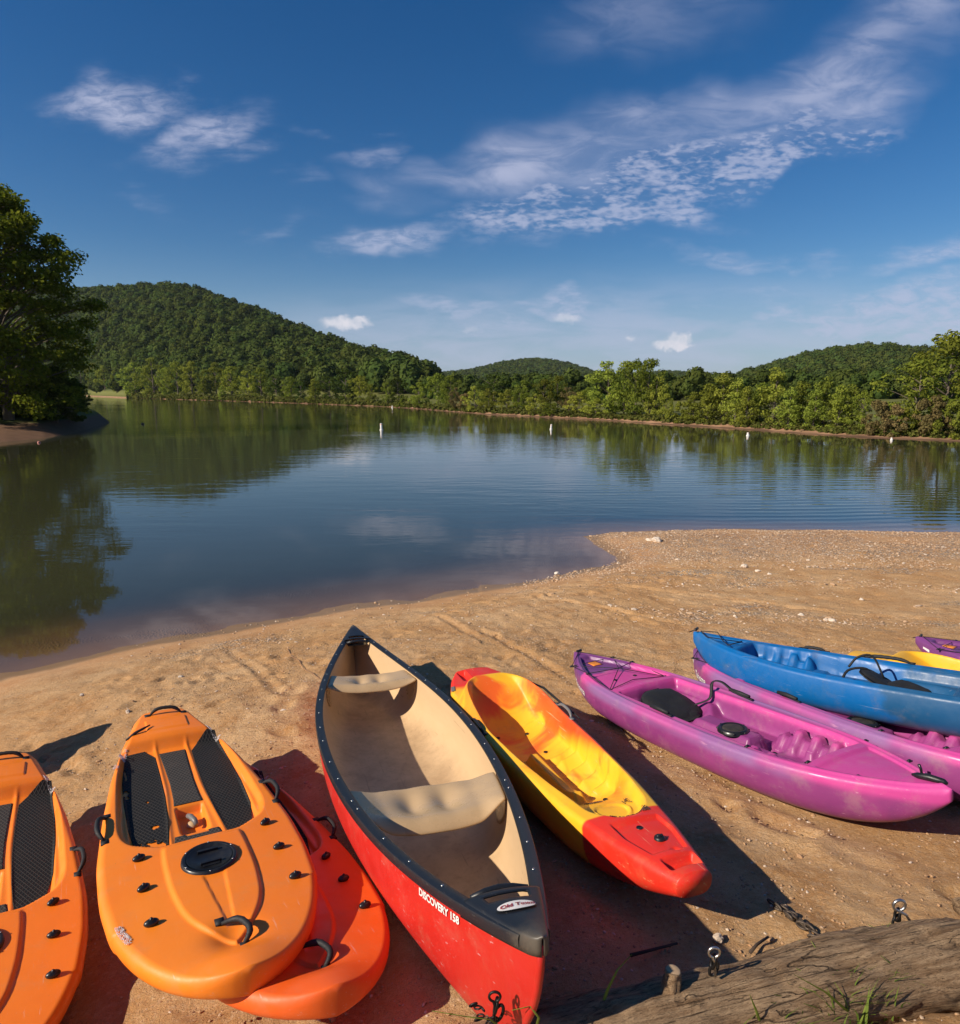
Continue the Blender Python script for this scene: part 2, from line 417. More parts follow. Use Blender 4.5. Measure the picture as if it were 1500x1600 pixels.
M_seat = m_simple('tan_seat_plastic', (.50, .345, .19), .33, nscale=9, var=.12)
M_metal = m_simple('galvanised_metal', (.50, .49, .47), .35, 1.0, nscale=60, var=.3)
M_rust = m_simple('weathered_chain_steel', (.10, .075, .055), .6, .5, nscale=60, var=.5)
M_darkmetal = m_simple('dark_chain_steel', (.02, .018, .017), .45, .6, nscale=60, var=.5)
M_white = m_simple('white_print', (.78, .74, .70), .5, nscale=160, var=.12)
M_redprint = m_simple('red_print', (.35, .02, .02), .5)
M_orangeprint = m_simple('orange_sticker', (.80, .26, .03), .5, var=.15)

# ------------------------------------------------------------------ near ground
def sand_material():
    m, t, out = material('sandy_ground')
    geo = t.node('ShaderNodeNewGeometry'); co = geo.outputs['Position']; x, y, z = t.sep(co)
    big = t.noise(co, .55, 5, .6, .4); mid = t.noise(co, 2.6, 6, .65, .3); fine = t.noise(co, 38, 5, .7); grit = t.noise(co, 170, 3, .7)
    c = t.mix(t.ramp(big, .35, .65), (.55, .300, .118), (.65, .405, .200))
    c = t.mix(t.ramp(mid, .38, .72), c, (.47, .235, .085))
    c = t.mix(t.math('MULTIPLY', t.ramp(fine, .45, .75), .5), c, (.72, .54, .35))
    c = t.mix(t.math('MULTIPLY', t.ramp(grit, .52, .68), .5), c, (.20, .11, .05))
    # drag marks and cracks running along the beach
    mp = t.node('ShaderNodeMapping'); t.link(co, mp.inputs[0]); mp.inputs['Rotation'].default_value = (0, 0, R(28)); mp.inputs['Scale'].default_value = (.5, 3, 1)
    dr = t.noise(mp.outputs[0], 2.2, 6, .68, .6)
    c = t.mix(t.math('MULTIPLY', t.ramp(dr, .58, .72), .25), c, (.40, .20, .09))
    gp = t.node('ShaderNodeMapping'); t.link(co, gp.inputs[0]); gp.inputs['Scale'].default_value = (.5, 1.2, 1); gp.inputs['Rotation'].default_value = (0, 0, R(-12))
    gravel = t.math('MULTIPLY', t.ramp(t.noise(gp.outputs[0], .8, 5, .6), .5, .66), t.ramp(y, 6.2, 9.0))
    gravel = t.math('MAXIMUM', gravel, t.math('MULTIPLY', t.math('MULTIPLY', t.ramp(y, 12.4, 13.6), t.ramp(x, 1.2, 2.2)), t.ramp(t.noise(co, .7, 4), .35, .55, .3, 1)))
    vor = t.node('ShaderNodeTexVoronoi'); t.link(co, vor.inputs['Vector']); vor.inputs['Scale'].default_value = 26
    vc = t.sep(vor.outputs['Color'])[0]
    stone = t.mix(vc, (.36, .22, .13), (.78, .62, .46))
    edge = t.ramp(vor.outputs['Distance'], .30, .55, 1, .35)
    stone = t.mix(1.0, stone, t.comb(edge, edge, edge), 'MULTIPLY')
    c = t.mix(t.math('MULTIPLY', gravel, t.ramp(vc, .35, .6)), c, stone)
    # wet sand near the water line
    wetn = t.math('ADD', z, t.math('MULTIPLY', t.math('SUBTRACT', t.noise(co, 1.1, 4, .6), .5), .05))
    wet = t.math('MULTIPLY', t.ramp(wetn, .085, .02), t.ramp(x, 3.6, 2.2, .55, 1))
    damp = t.ramp(wetn, .32, .06)
    c = t.mix(t.math('MULTIPLY', damp, .42), c, (.33, .165, .082))
    c = t.mix(t.math('MULTIPLY', wet, .85), c, (.215, .135, .070))
    rough = t.ramp(wet, 0, 1, .95, .42)
    # relief
    dryness = t.ramp(wetn, .04, .30, .06, 1)
    h1 = t.math('MULTIPLY', t.noise(co, 7, 7, .66), t.math('MULTIPLY', dryness, 1.0))
    b = t.bump(h1, .9, .030)
    h2 = t.math('MULTIPLY', t.noise(co, 34, 6, .74), dryness)
    b = t.bump(h2, 1.0, .020, b)
    h3 = t.math('MULTIPLY', t.noise(co, 110, 4, .7), dryness)
    b = t.bump(h3, 1.0, .0065, b)
    hg = t.math('MULTIPLY', t.ramp(vor.outputs['Distance'], .6, .1), gravel)
    b = t.bump(hg, .7, .02, b)
    hd = t.math('MULTIPLY', t.ramp(dr, .5, .7), dryness); b = t.bump(hd, -.6, .02, b) if False else t.bump(t.math('MULTIPLY', hd, -1.), .5, .007, b)
    principled(t, out, c, rough, b, spec=.25)
    return m
M_sand = sand_material()
def axis(segs):
    out = []
    for a, b, st in segs: out += list(np.arange(a, b, st))
    return np.array(out+[segs[-1][1]])
gx = axis([(-60,-20,5),(-20,-9,1),(-9,-4.5,.15),(-4.5,4.5,.035),(4.5,9,.08),(9,20,.5),(20,60,5)])
gy = axis([(-60,-6,5),(-6,0,.5),(0,1.2,.15),(1.2,7,.035),(7,13,.06),(13,18,.09),(18,30,.6),(30,60,6)])
GX, GY = np.meshgrid(gx, gy, indexing='ij')
GZ = ground(GX, GY)
def np_noise(x, y, freq, seed, amp=1.):
    """cheap value noise on arrays"""
    r = np.random.default_rng(seed).random((257, 257))
    fx = (x*freq) % 256; fy = (y*freq) % 256; ix = np.minimum(np.floor(fx).astype(int), 255); iy = np.minimum(np.floor(fy).astype(int), 255); u = fx-ix; v = fy-iy
    u = u*u*(3-2*u); v = v*v*(3-2*v)
    return amp*((r[ix, iy]*(1-u)+r[ix+1, iy]*u)*(1-v)+(r[ix, iy+1]*(1-u)+r[ix+1, iy+1]*u)*v-.5)
dl = sdist(GX, GY); dry = sm(dl, .4, 2.2)
rel = np_noise(GX, GY, 1.1, 1, .035)+np_noise(GX+.3*GY, GY, 2.7, 2, .022)+np_noise(GX, GY+.4*GX, 6.5, 3, .018)+np_noise(GX, GY, 13, 4, .016)+np_noise(GX+.2*GY, GY, 24, 6, .012)
for (xa, ya, xb, yb, wd_, dp_) in ((-.9,9.6,.9,5.6,.05,.022),(.2,10.6,3.2,7.6,.045,.02),(1.2,11.6,5.5,8.3,.05,.02),(-3.4,8.4,-1.6,5.2,.05,.018),(3.0,9.8,7.5,7.4,.05,.018),(2.2,12.2,6.6,10.4,.06,.02)):
    # furrows left by keels dragged up the beach
    L2 = math.hypot(xb-xa, yb-ya); tx, ty = (xb-xa)/L2, (yb-ya)/L2; al = (GX-xa)*tx+(GY-ya)*ty; ac = -(GX-xa)*ty+(GY-ya)*tx+np_noise(GX, GY, .8, 31, .25)
    fd = sm_(al, 0, .6)*(1-sm_(al, L2-.6, L2)); rel += fd*(-dp_*np.exp(-(ac/wd_)**2)+.5*dp_*np.exp(-((np.abs(ac)-wd_*1.9)/(wd_*.6))**2))
rel *= dry
rel += (np_noise(GX, GY, .9, 41, .030)+np_noise(GX, GY, 2.6, 42, .016)+np_noise(GX, GY, 7, 43, .006))*sm_(dl, -1.5, -.3)*(1-sm_(dl, 1.5, 3.0))
for k in range(260):           # scuffs and heel prints
    x0 = random.uniform(-4, 8); y0 = random.uniform(2, 12); r0 = random.uniform(.035, .09); an = random.uniform(0, 3)
    ddx = (GX-x0)*math.cos(an)+(GY-y0)*math.sin(an); ddy = -(GX-x0)*math.sin(an)+(GY-y0)*math.cos(an)
    q = (ddx/r0)**2+(ddy/(r0*1.8))**2
    rel += dry*(-.026*np.exp(-(q*1.3)**1.6)+.011*np.exp(-(np.sqrt(q)-1.5)**2*5))
GZ2 = GZ+rel
def press(pos, ax_, up, L_, wd, off):
    """boats press the loose sand down: no ground above the keel plane inside the outline"""
    global GZ2
    ax_ = np.array(ax_)/np.linalg.norm(ax_); up = np.array(up)/np.linalg.norm(up); rt = np.cross(ax_, up)
    zp = pos[2]-((GX-pos[0])*up[0]+(GY-pos[1])*up[1])/up[2]
    dX, dY = GX-pos[0], GY-pos[1]; dZ = zp-pos[2]
    l = dX*ax_[0]+dY*ax_[1]+dZ*ax_[2]; r_ = dX*rt[0]+dY*rt[1]+dZ*rt[2]
    q = np.sqrt((l/(L_/2))**4+(r_/wd)**2); k_ = 1-sm_(q, .75, 1.25)
    GZ2 = GZ2*(1-k_)+np.minimum(GZ2, zp+off)*k_
press((-.512,3.723,1.214), (-.292,.944,-.154), (-.006,.159,.987), 4.9, .45, -.004)
press((.396,3.582,1.279), (-.319,.941,-.109), (-.024,.107,.994), 2.8, .30, .01)
press((1.579,4.221,1.158), (-.471,.873,-.126), (-.045,.119,.992), 3.0, .36, .01)
press((2.48,4.30,1.155), (-.344,.923,-.173), (.08,.177,.984), 3.0, .36, .01)
press((5.10,4.80,g1(5.10,4.80)+.012), (-.595,.79,-.125), (-.07,.10,.99), 3.0, .36, .01)
press((-1.112,2.835,1.258), (-.518,.846,-.125), (.051,.176,.983), 2.4, .40, .01)
press((-2.315,2.71,1.165), (-.518,.855,-.03), (.1,.04,.99), 2.4, .40, .01)
me = mesh_np('ground', np.stack([GX, GY, GZ2], -1).reshape(-1, 3), grid_faces(len(gx), len(gy))[:, ::-1], M_sand)
tag(link('ground', me), kind='structure')

# ------------------------------------------------------------------ water
def water_material():
    m, t, out = material('lake_water')
    geo = t.node('ShaderNodeNewGeometry'); co = geo.outputs['Position']; x, y, z = t.sep(co)
    att = t.node('ShaderNodeAttribute', attribute_name='depth'); dep = att.outputs['Fac']
    calm = t.ramp(y, 7, 22, .22, 1)
    # long low swells crossing the lake, breaking into patches
    def ripple(sx, sy, rot, sc, det=3):
        mp = t.node('ShaderNodeMapping'); t.link(co, mp.inputs[0]); mp.inputs['Rotation'].default_value = (0, 0, R(rot)); mp.inputs['Scale'].default_value = (sx, sy, 1)
        return t.noise(mp.outputs[0], sc, det, .5, .2)
    patch = t.ramp(t.noise(co, .035, 3, .6), .40, .62, .25, 1)
    wv = t.node('ShaderNodeTexWave', wave_type='BANDS', bands_direction='Y'); wv.inputs['Scale'].default_value = .55; wv.inputs['Distortion'].default_value = 6.0
    wv.inputs['Detail'].default_value = 2; wv.inputs['Detail Scale'].default_value = .35; t.link(co, wv.inputs['Vector'])
    right = t.math('MULTIPLY', t.ramp(x, 1.5, 7), t.math('MULTIPLY', t.ramp(y, 15, 20), t.ramp(y, 60, 34)))
    h = t.math('MULTIPLY', ripple(.28, 1, 3, 1.3), t.math('MULTIPLY', patch, calm))
    b = t.bump(h, 1.0, .017)
    h2 = t.math('MULTIPLY', ripple(.5, 1, -6, 5.0), t.math('MULTIPLY', calm, patch))
    b = t.bump(h2, 1.0, .0045, b)
    h3 = t.math('MULTIPLY', t.math('MULTIPLY', wv.outputs['Fac'], right), t.ramp(t.noise(co, .12, 3), .38, .62, .15, 1))
    b = t.bump(h3, 1.0, .004, b)
    murk = t.math('SUBTRACT', 1., t.math('POWER', 2.71828, t.math('MULTIPLY', dep, -4.5)))
    dt = t.node('ShaderNodeVectorMath', operation='DOT_PRODUCT'); t.link(b, dt.inputs[0]); t.link(geo.outputs['Incoming'], dt.inputs[1])
    cosn = t.math('ABSOLUTE', dt.outputs['Value'])
    fres = t.math('ADD', .02, t.math('MULTIPLY', .98, t.math('POWER', t.math('SUBTRACT', 1., cosn, clamp=True), 5.)))     # Schlick, the same from both sides
    gl = t.node('ShaderNodeBsdfGlossy'); gl.inputs['Roughness'].default_value = .025; gl.inputs['Color'].default_value = (1, 1, 1, 1); t.link(b, gl.inputs['Normal'])
    tr = t.node('ShaderNodeBsdfTransparent'); tr.inputs['Color'].default_value = (.86, .80, .70, 1)
    df = t.node('ShaderNodeBsdfDiffuse'); df.inputs['Color'].default_value = (.046, .048, .022, 1)
    mx = t.node('ShaderNodeMixShader'); t.put(mx.inputs[0], murk); t.link(tr.outputs[0], mx.inputs[1]); t.link(df.outputs[0], mx.inputs[2])
    m2 = t.node('ShaderNodeMixShader'); t.link(fres, m2.inputs[0]); t.link(mx.outputs[0], m2.inputs[1]); t.link(gl.outputs[0], m2.inputs[2])
    t.link(m2.outputs[0], out.inputs[0])
    return m
wx = axis([(-1500,-100,100),(-100,-20,5),(-20,-8,.5),(-8,8,.12),(8,20,.5),(20,100,5),(100,1500,100)])
wy = axis([(3,6,.5),(6,18,.12),(18,30,.5),(30,100,5),(100,1300,60)])
WX, WY = np.meshgrid(wx, wy, indexing='ij')
me = mesh_np('water', np.stack([WX, WY, 0*WX], -1).reshape(-1, 3), grid_faces(len(wx), len(wy))[:, ::-1], water_material())
dep = np.clip(-ground(WX, WY), 0, 3).ravel().astype(np.float32)
at_ = me.attributes.new('depth', 'FLOAT', 'POINT'); at_.data.foreach_set('value', dep)
tag(link('water', me), kind='structure')

# ------------------------------------------------------------------ far land: banks and hills, in bearing / depth
shpx = [-2600,-900,-300,130,200,300,400,500,600,660,700,760,850,950,1050,1150,1250,1350,1500,1700,2100,3400]
shpy = [617,618,618,619,622,625,628,631.5,635.5,639.5,643,647.5,652,657,664,670,677,684,690,698,712,760]
shY = [onz(a, b)[1] for a, b in zip(shpx, shpy)]
shB = [bearing(a) for a in shpx]
def Yshore(b): return np.exp(np.interp(b, shB, np.log(shY)))
HILLS = [  # silhouette pixels, depth of the ridge (px, depth), front width, back width
  ([(-2600,500),(-900,470),(-200,462),(0,455),(120,450),(180,450),(250,445),(300,447),(350,462),(400,480),(450,500),(500,522),(550,540),(600,552),(640,563),(670,578),(705,598),(740,612)],
   [(-2600,800),(0,760),(250,700),(450,560),(600,430),(700,360)], .55, .9),
  ([(640,600),(690,585),(740,579),(790,567),(840,562),(885,569),(925,582),(960,588),(1000,585),(1040,583),(1085,584),(1125,590),(1180,600),(1300,612)],
   [(600,1500),(1300,1500)], .5, .6),
  ([(1060,612),(1090,604),(1130,590),(1180,573),(1240,556),(1300,542),(1350,537),(1400,541),(1450,545),(1520,540),(1700,530),(2300,500),(3400,480)],
   [(1060,760),(1350,640),(3400,600)], .5, .8),
  ([(1100,622),(1180,612),(1250,606),(1330,602),(1400,600),(1500,592),(1800,560),(3400,540)],
   [(1100,330),(3400,260)], .30, .6)]
TREE_H = 9.0
def far_height(b, Y):
    ys_ = Yshore(b); ds = Y-ys_
    h = np.clip(ds*.09, -1.2, .5)+np.clip((ds-5)*.02, 0, 1.5)
    for sil, dep_, wf, wb in HILLS:
        bp = [bearing(p[0]) for p in sil]
        yr = np.interp(b, [bearing(p[0]) for p in dep_], [p[1] for p in dep_])
        Hs = np.array([height_at(p[0], p[1], float(np.interp(bearing(p[0]), [bearing(q[0]) for q in dep_], [q[1] for q in dep_]))) for p in sil])
        H = np.interp(b, bp, Hs, left=-5 if sil[0][0] > -2000 else None, right=-5 if sil[-1][0] < 3000 else None)-TREE_H
        H = np.maximum(H, 0)
        u = (Y-yr)/yr; y0_ = np.maximum(yr*(1-wf), ys_+18); k = np.where(u < 0, np.clip((Y-y0_)/np.maximum(yr-y0_, 20), 0, 1), np.clip(1-u/wb, 0, 1)); k = k*k*(3-2*k)*.55+k*.45
        h = np.maximum(h, np.where(ds > 3, H*k+.5, -5))
    return h
bb = np.linspace(bearing(-1600), bearing(2900), 400)
tt = np.linspace(0, 1, 110)**1.7
BB, TT = np.meshgrid(bb, tt, indexing='ij')
YS = Yshore(BB); FY = YS*.985-1+(2600-YS*.985)*TT
nn = fnoise(np.stack([BB.ravel()*FY.ravel()*.004, FY.ravel()*.004, 0*FY.ravel()], 1), 1, 3).reshape(FY.shape)
FZ = far_height(BB, FY); FZ = FZ+np.where(FZ > 6, nn*np.minimum(FZ*.10, 5), 0)
def forest_floor():
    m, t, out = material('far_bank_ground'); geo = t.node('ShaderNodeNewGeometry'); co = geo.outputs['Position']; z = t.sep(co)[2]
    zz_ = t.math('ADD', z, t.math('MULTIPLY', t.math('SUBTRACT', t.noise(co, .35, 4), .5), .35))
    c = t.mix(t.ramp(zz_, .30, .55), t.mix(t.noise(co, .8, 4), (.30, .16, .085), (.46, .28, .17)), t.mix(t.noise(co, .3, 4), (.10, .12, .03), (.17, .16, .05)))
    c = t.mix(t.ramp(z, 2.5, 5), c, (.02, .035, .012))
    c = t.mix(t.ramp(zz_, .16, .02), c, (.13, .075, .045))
    principled(t, out, c, .95, spec=.1); return m
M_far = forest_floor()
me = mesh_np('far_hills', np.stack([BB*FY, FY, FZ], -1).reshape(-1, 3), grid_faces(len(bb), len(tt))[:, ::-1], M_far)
tag(link('hills', me), kind='structure')

# ------------------------------------------------------------------ foliage
def leaf_material(name, c1, c2, c3=None, trans=.35, big=True):
    m, t, out = material(name); geo = t.node('ShaderNodeNewGeometry'); oi = t.node('ShaderNodeObjectInfo')
    r = geo.outputs['Random Per Island']
    c = t.mix(r, c1, c2)
    n = t.noise(t.node('ShaderNodeTexCoord').outputs['Object'], 3.0, 3) if big else oi.outputs['Random']
    c = t.mix(t.math('MULTIPLY', t.ramp(n, .4, .7), .6), c, c3 or c2)
    hs = t.node('ShaderNodeHueSaturation'); t.link(c, hs.inputs['Color'])
    t.put(hs.inputs['Value'], t.ramp(oi.outputs['Random'], 0, 1, .62, 1.38, False)); t.put(hs.inputs['Hue'], t.ramp(t.math('FRACT', t.math('MULTIPLY', oi.outputs['Random'], 7.3)), 0, 1, .478, .510, False)); hs.inputs['Saturation'].default_value = 1.0
    d_ = t.node('ShaderNodeBsdfDiffuse'); t.link(hs.outputs[0], d_.inputs[0])
    tr = t.node('ShaderNodeBsdfTranslucent'); t.link(hs.outputs[0], tr.inputs[0])
    mx = t.node('ShaderNodeMixShader'); mx.inputs[0].default_value = trans; t.link(d_.outputs[0], mx.inputs[1]); t.link(tr.outputs[0], mx.inputs[2])
    t.link(mx.outputs[0], out.inputs[0]); return m
M_leaf = {
 'mid': leaf_material('mid_green_leaves', (0.142, 0.180, 0.025), (0.239, 0.266, 0.037), (0.088, 0.125, 0.020)),
 'light': leaf_material('light_green_leaves', (0.212, 0.260, 0.037), (0.297, 0.331, 0.052), (0.177, 0.204, 0.027)),
 'dark': leaf_material('dark_green_leaves', (0.046, 0.076, 0.014), (0.091, 0.125, 0.022), (0.032, 0.055, 0.012)),
 'olive': leaf_material('olive_brown_leaves', (0.168, 0.133, 0.049), (0.239, 0.180, 0.074), (0.106, 0.102, 0.035)),
 'near': leaf_material('broad_green_leaves', (0.124, 0.157, 0.014), (0.265, 0.266, 0.025), (0.071, 0.094, 0.012), .45),
 'hill': leaf_material('hillside_leaves', (0.060, 0.091, 0.020), (0.110, 0.138, 0.030), (0.039, 0.066, 0.017), .25, big=False)}
M_bark = m_simple('grey_brown_bark', (.13, .10, .075), .9, nscale=8, var=.5, bumpd=.02)
def leaf_quads(centers, size, normals=None, jitter=.6, rng=RNG):
    """one small bent leaf quad per centre"""
    n = len(centers); nr = rng.normal(size=(n, 3))
    if normals is not None: nr = nr*jitter+normals
    nr /= np.linalg.norm(nr, axis=1)[:, None]
    a = np.cross(nr, rng.normal(size=(n, 3))); a /= np.linalg.norm(a, axis=1)[:, None]; b = np.cross(nr, a)
    s = size*(rng.uniform(.6, 1.3, n))[:, None]
    a = a*s*.5; b = b*s*.36
    V_ = np.stack([centers-a, centers+b*1.0-a*.1, centers+a, centers-b-a*.1], 1).reshape(-1, 3)
    F = np.arange(4*n).reshape(-1, 4)
    return V_, [F]
def make_crown(kind, form, seed, nclump=46, nleaf=60, leaf=.045):
    """crown of a tree of unit height"""
    rg = np.random.default_rng(seed); C = []; Nn = []; cl = []
    for i in range(nclump):
        for _ in range(30):
            z = rg.uniform(0, 1)
            if form == 'round': w = .40*math.sqrt(max(0, 1-(2*abs(z-.45)/1.1)**2.2)); z0, z1 = .10, .95
            elif form == 'cone': w = .30*(1-z)**.75*(.5+.5*min(1, z*6))+.03; z0, z1 = .04, .98
            elif form == 'tall': w = .24*math.sqrt(max(0, 1-(2*abs(z-.5)/1.05)**2.4)); z0, z1 = .22, .97
            else: w = .62*math.sqrt(max(0, 1-z**2.0)); z0, z1 = .0, .88
            a = rg.uniform(0, 2*math.pi); r = w*math.sqrt(rg.uniform(.12, 1))*(1+.22*math.sin(3*a+seed)+.12*math.sin(7*z*3+a))
            p = np.array([r*math.cos(a), r*math.sin(a), z0+(z1-z0)*z])
            if all(np.linalg.norm(p-q) > .055 for q in cl): break
        cl.append(p)
        cr = rg.uniform(.055, .105)*(1.0 if form != 'bush' else 1.3)
        n = int(nleaf*(cr/.08)**2)
        dv = rg.normal(size=(n, 3)); dv /= np.linalg.norm(dv, axis=1)[:, None]
        rr = cr*rg.uniform(.55, 1.08, n)[:, None]
        pts = p+dv*rr*np.array([1.15, 1.15, .8]); pts[:, 2] = np.maximum(pts[:, 2], .015)
        C.append(pts); Nn.append(dv+np.array([0, 0, .35]))
    C = np.vstack(C); Nn = np.vstack(Nn)
    v, f = leaf_quads(C, leaf, Nn, .55, rg)
    me_ = mesh_np('crown', v, f, M_leaf[kind], smooth=False)
    parts = [tube([(0, 0, -.02), (.005, 0, .2), (-.01, .01, .5), (0, 0, .85)], [.022, .017, .011, .003], 6)]
    for p in cl[::3]:
        z = max(.08, p[2]-.12-.3*math.hypot(p[0], p[1])); parts.append(tube([(0, 0, z), (p[0]*.5, p[1]*.5, (z+p[2])/2+.01), tuple(p)], [.009, .006, .002], 4, cap=False))
    tv, tf = join(parts); mt = mesh_np('trunk', tv, tf, M_bark)
    return me_, mt
PROTO = {}
def proto(kind, form, k):
    key = (kind, form, k)
    if key not in PROTO: PROTO[key] = make_crown(kind, form, hash((form, k)) % 9973 if False else {'round': 11, 'cone': 31, 'tall': 53, 'bush': 71}[form]+k*7+len(kind), *( (46, 60, .042) if form != 'bush' else (30, 50, .07)))
    return PROTO[key]
def plant_tree(px, top, kind, form, width, back=4., base_px=None, name='broadleaf_tree', label='', group=None, k=0, cat='tree'):
    b = bearing(px); ys_ = float(Yshore(np.array(b))); Y = ys_+back; x = b*Y
    z = float(far_height(np.array([b]), np.array([Y]))[0])
    H = height_at(px, top, Y)-z
    if H < .8: H = .8
    wpx = width/FOC*Y        # crown width wanted in metres
    natural = {'round': .80, 'cone': .56, 'tall': .50, 'bush': 1.25}[form]*H
    s = max(.45, min(1.9, wpx/natural))
    cr, tr = proto(kind, form, k % 2)
    e = empty(name, loc=(x, Y, z-.05)); e.scale = (H*s, H*s, H); e.rotation_euler = (0, 0, random.uniform(0, 6.28))
    tag(e, label, cat, group)
    link('crown', cr, e)
    if form != 'bush': link('trunk', tr, e)
    return e
ORD = ['first','second','third','fourth','fifth','sixth','seventh','eighth','ninth','tenth','eleventh','twelfth','thirteenth','fourteenth','fifteenth','sixteenth','seventeenth','eighteenth','nineteenth','twentieth',
       'twenty-first','twenty-second','twenty-third','twenty-fourth','twenty-fifth','twenty-sixth','twenty-seventh','twenty-eighth','twenty-ninth','thirtieth','thirty-first','thirty-second','thirty-third','thirty-fourth','thirty-fifth','thirty-sixth','thirty-seventh','thirty-eighth','thirty-ninth','fortieth']
KW = {'mid': 'mid green', 'light': 'yellow-green', 'dark': 'dark green', 'olive': 'brownish olive'}
FW = {'round': 'round-crowned', 'cone': 'pointed', 'tall': 'tall slender', 'bush': 'low bushy'}
left_row = [ # px, top, kind, form, width px, metres behind the shore
 (128,572,'dark','round',50,30),(150,566,'light','round',26,42),(164,571,'light','round',24,36),(182,578,'light','round',16,30),(212,566,'light','round',42,6),(240,558,'light','round',46,9),(262,574,'mid','round',30,5),(278,564,'mid','round',38,12),
 (300,564,'light','round',36,14),(318,590,'light','cone',18,2),(338,566,'light','round',34,14),(346,602,'light','cone',12,1.5),(362,572,'mid','round',36,10),(388,578,'light','round',28,6),(408,574,'mid','round',34,12),(432,584,'dark','round',34,8),(455,588,'mid','round',30,8),
 (470,596,'dark','round',24,4),(492,592,'light','cone',24,2),(515,586,'dark','round',36,7),(540,574,'dark','round',40,10),(562,586,'mid','round',34,6),(580,600,'mid','round',22,3),(606,597,'light','round',24,2),(622,590,'dark','round',28,8),(630,612,'mid','bush',22,2),(655,597,'mid','round',36,2),(684,582,'mid','round',34,8)]
for i, (px, tp, kd, fm_, wd, bk) in enumerate(left_row):
    plant_tree(px, tp, kd, fm_, wd, bk, label=f'{KW[kd]} {FW[fm_]} tree at the foot of the left hill, {ORD[i]} from the left', group='trees along the left shore', k=i)
right_row = [
 (704,586,'mid','round',32,10),(712,604,'olive','round',22,3),(726,612,'olive','bush',26,3),(742,602,'light','round',34,2.5),(764,606,'light','round',28,3),(772,582,'dark','round',44,14),(792,608,'light','round',30,3),(812,606,'mid','round',28,5),(818,594,'mid','round',36,12),
 (836,614,'light','round',30,2.5),(850,592,'mid','round',34,10),(860,622,'mid','bush',30,1.5),(872,587,'mid','round',32,14),(890,604,'olive','round',34,8),(905,612,'light','round',36,3),(920,604,'mid','round',30,7),(932,622,'light','round',36,1.8),
 (950,562,'light','round',70,5),(976,564,'mid','round',56,7),(994,560,'mid','round',52,4),(1014,560,'mid','round',50,4.5),(1026,586,'light','round',36,5),(1042,614,'mid','round',26,3),(1064,616,'mid','bush',34,2.5),(1086,612,'light','cone',36,2.5),
 (1108,600,'mid','cone',44,3),(1130,582,'light','cone',46,4),(1152,590,'light','cone',40,2.5),(1170,604,'mid','cone',34,2),(1190,598,'mid','cone',36,5),(1212,573,'light','cone',52,5),(1236,604,'light','cone',36,2),(1252,596,'mid','cone',40,4),(1276,604,'light','cone',34,2.2),
 (1292,588,'light','cone',46,4),(1314,602,'mid','cone',36,2.5),(1330,600,'light','cone',38,4),(1352,608,'mid','round',36,3),(1376,620,'olive','bush',50,1.8),(1402,628,'olive','bush',52,1.6)]
for i, (px, tp, kd, fm_, wd, bk) in enumerate(right_row):
    plant_tree(px, tp, kd, fm_, wd, bk, label=f'{KW[kd]} {FW[fm_]} tree on the right shore, {ORD[i]} from its left end', group='trees along the right shore', k=i)
end_row = [(1436,560,'mid','round',96,9,'large rounded green tree rising behind the brown shrubs at the right'),(1482,516,'mid','round',120,14,'tallest dark green tree at the right edge, above the brown shrubs'),
 (1540,540,'mid','round',120,8,'broad green tree just beyond the right edge of the view'),(1462,612,'olive','bush',60,2,'wide brownish shrub leaning over the bank near the right edge'),(1498,622,'mid','bush',56,1.6,'low green shrub at the water, rightmost on the right shore'),
 (1426,622,'mid','bush',44,3,'green shrub between the two brownish shrubs at the right'),(1600,580,'light','round',120,8,'yellow-green tree outside the right edge of the view')]
for i, (px, tp, kd, fm_, wd, bk, lb) in enumerate(end_row):
    plant_tree(px, tp, kd, fm_, wd, bk, label=lb, k=i, group='trees along the right shore')
# low thicket along both shores: one mass
def thicket():
    C = []; N_ = []
    for px in np.arange(-200, 1720, 3.0):
        b = bearing(px); ys_ = float(Yshore(np.array(b)))
        if 130 < px < 200: continue
        for _ in range(3):
            bk = 1.2+abs(random.gauss(0, 2.2)); Y = ys_+bk; z = min(2, .09*bk)
            hgt = random.uniform(2, 9 if px < 1300 else 14)*Y/FOC
            n = 26; q = RNG.normal(size=(n, 3)); q /= np.linalg.norm(q, axis=1)[:, None]
            C.append(np.array([b*Y, Y, z+hgt*.45])+q*np.array([hgt*.75, hgt*.6, hgt*.55])); N_.append(q+np.array([0, 0, .4]))
    C = np.vstack(C); N_ = np.vstack(N_); sz = C[:, 1:2]/FOC*4.5
    v, f = leaf_quads(C, 1.0, N_, .5)
    v = (v.reshape(-1, 4, 3)-C[:, None])*sz[:, None]+C[:, None]
    me_ = mesh_np('shoreline_thicket', v.reshape(-1, 3), f, leaf_material('thicket_leaves', (.085, .125, .022), (.19, .20, .045), (.12, .11, .04)), smooth=False)
    tag(link('shoreline_thicket', me_), 'low tangled thicket along the far shores', 'undergrowth', kind='stuff')
thicket()
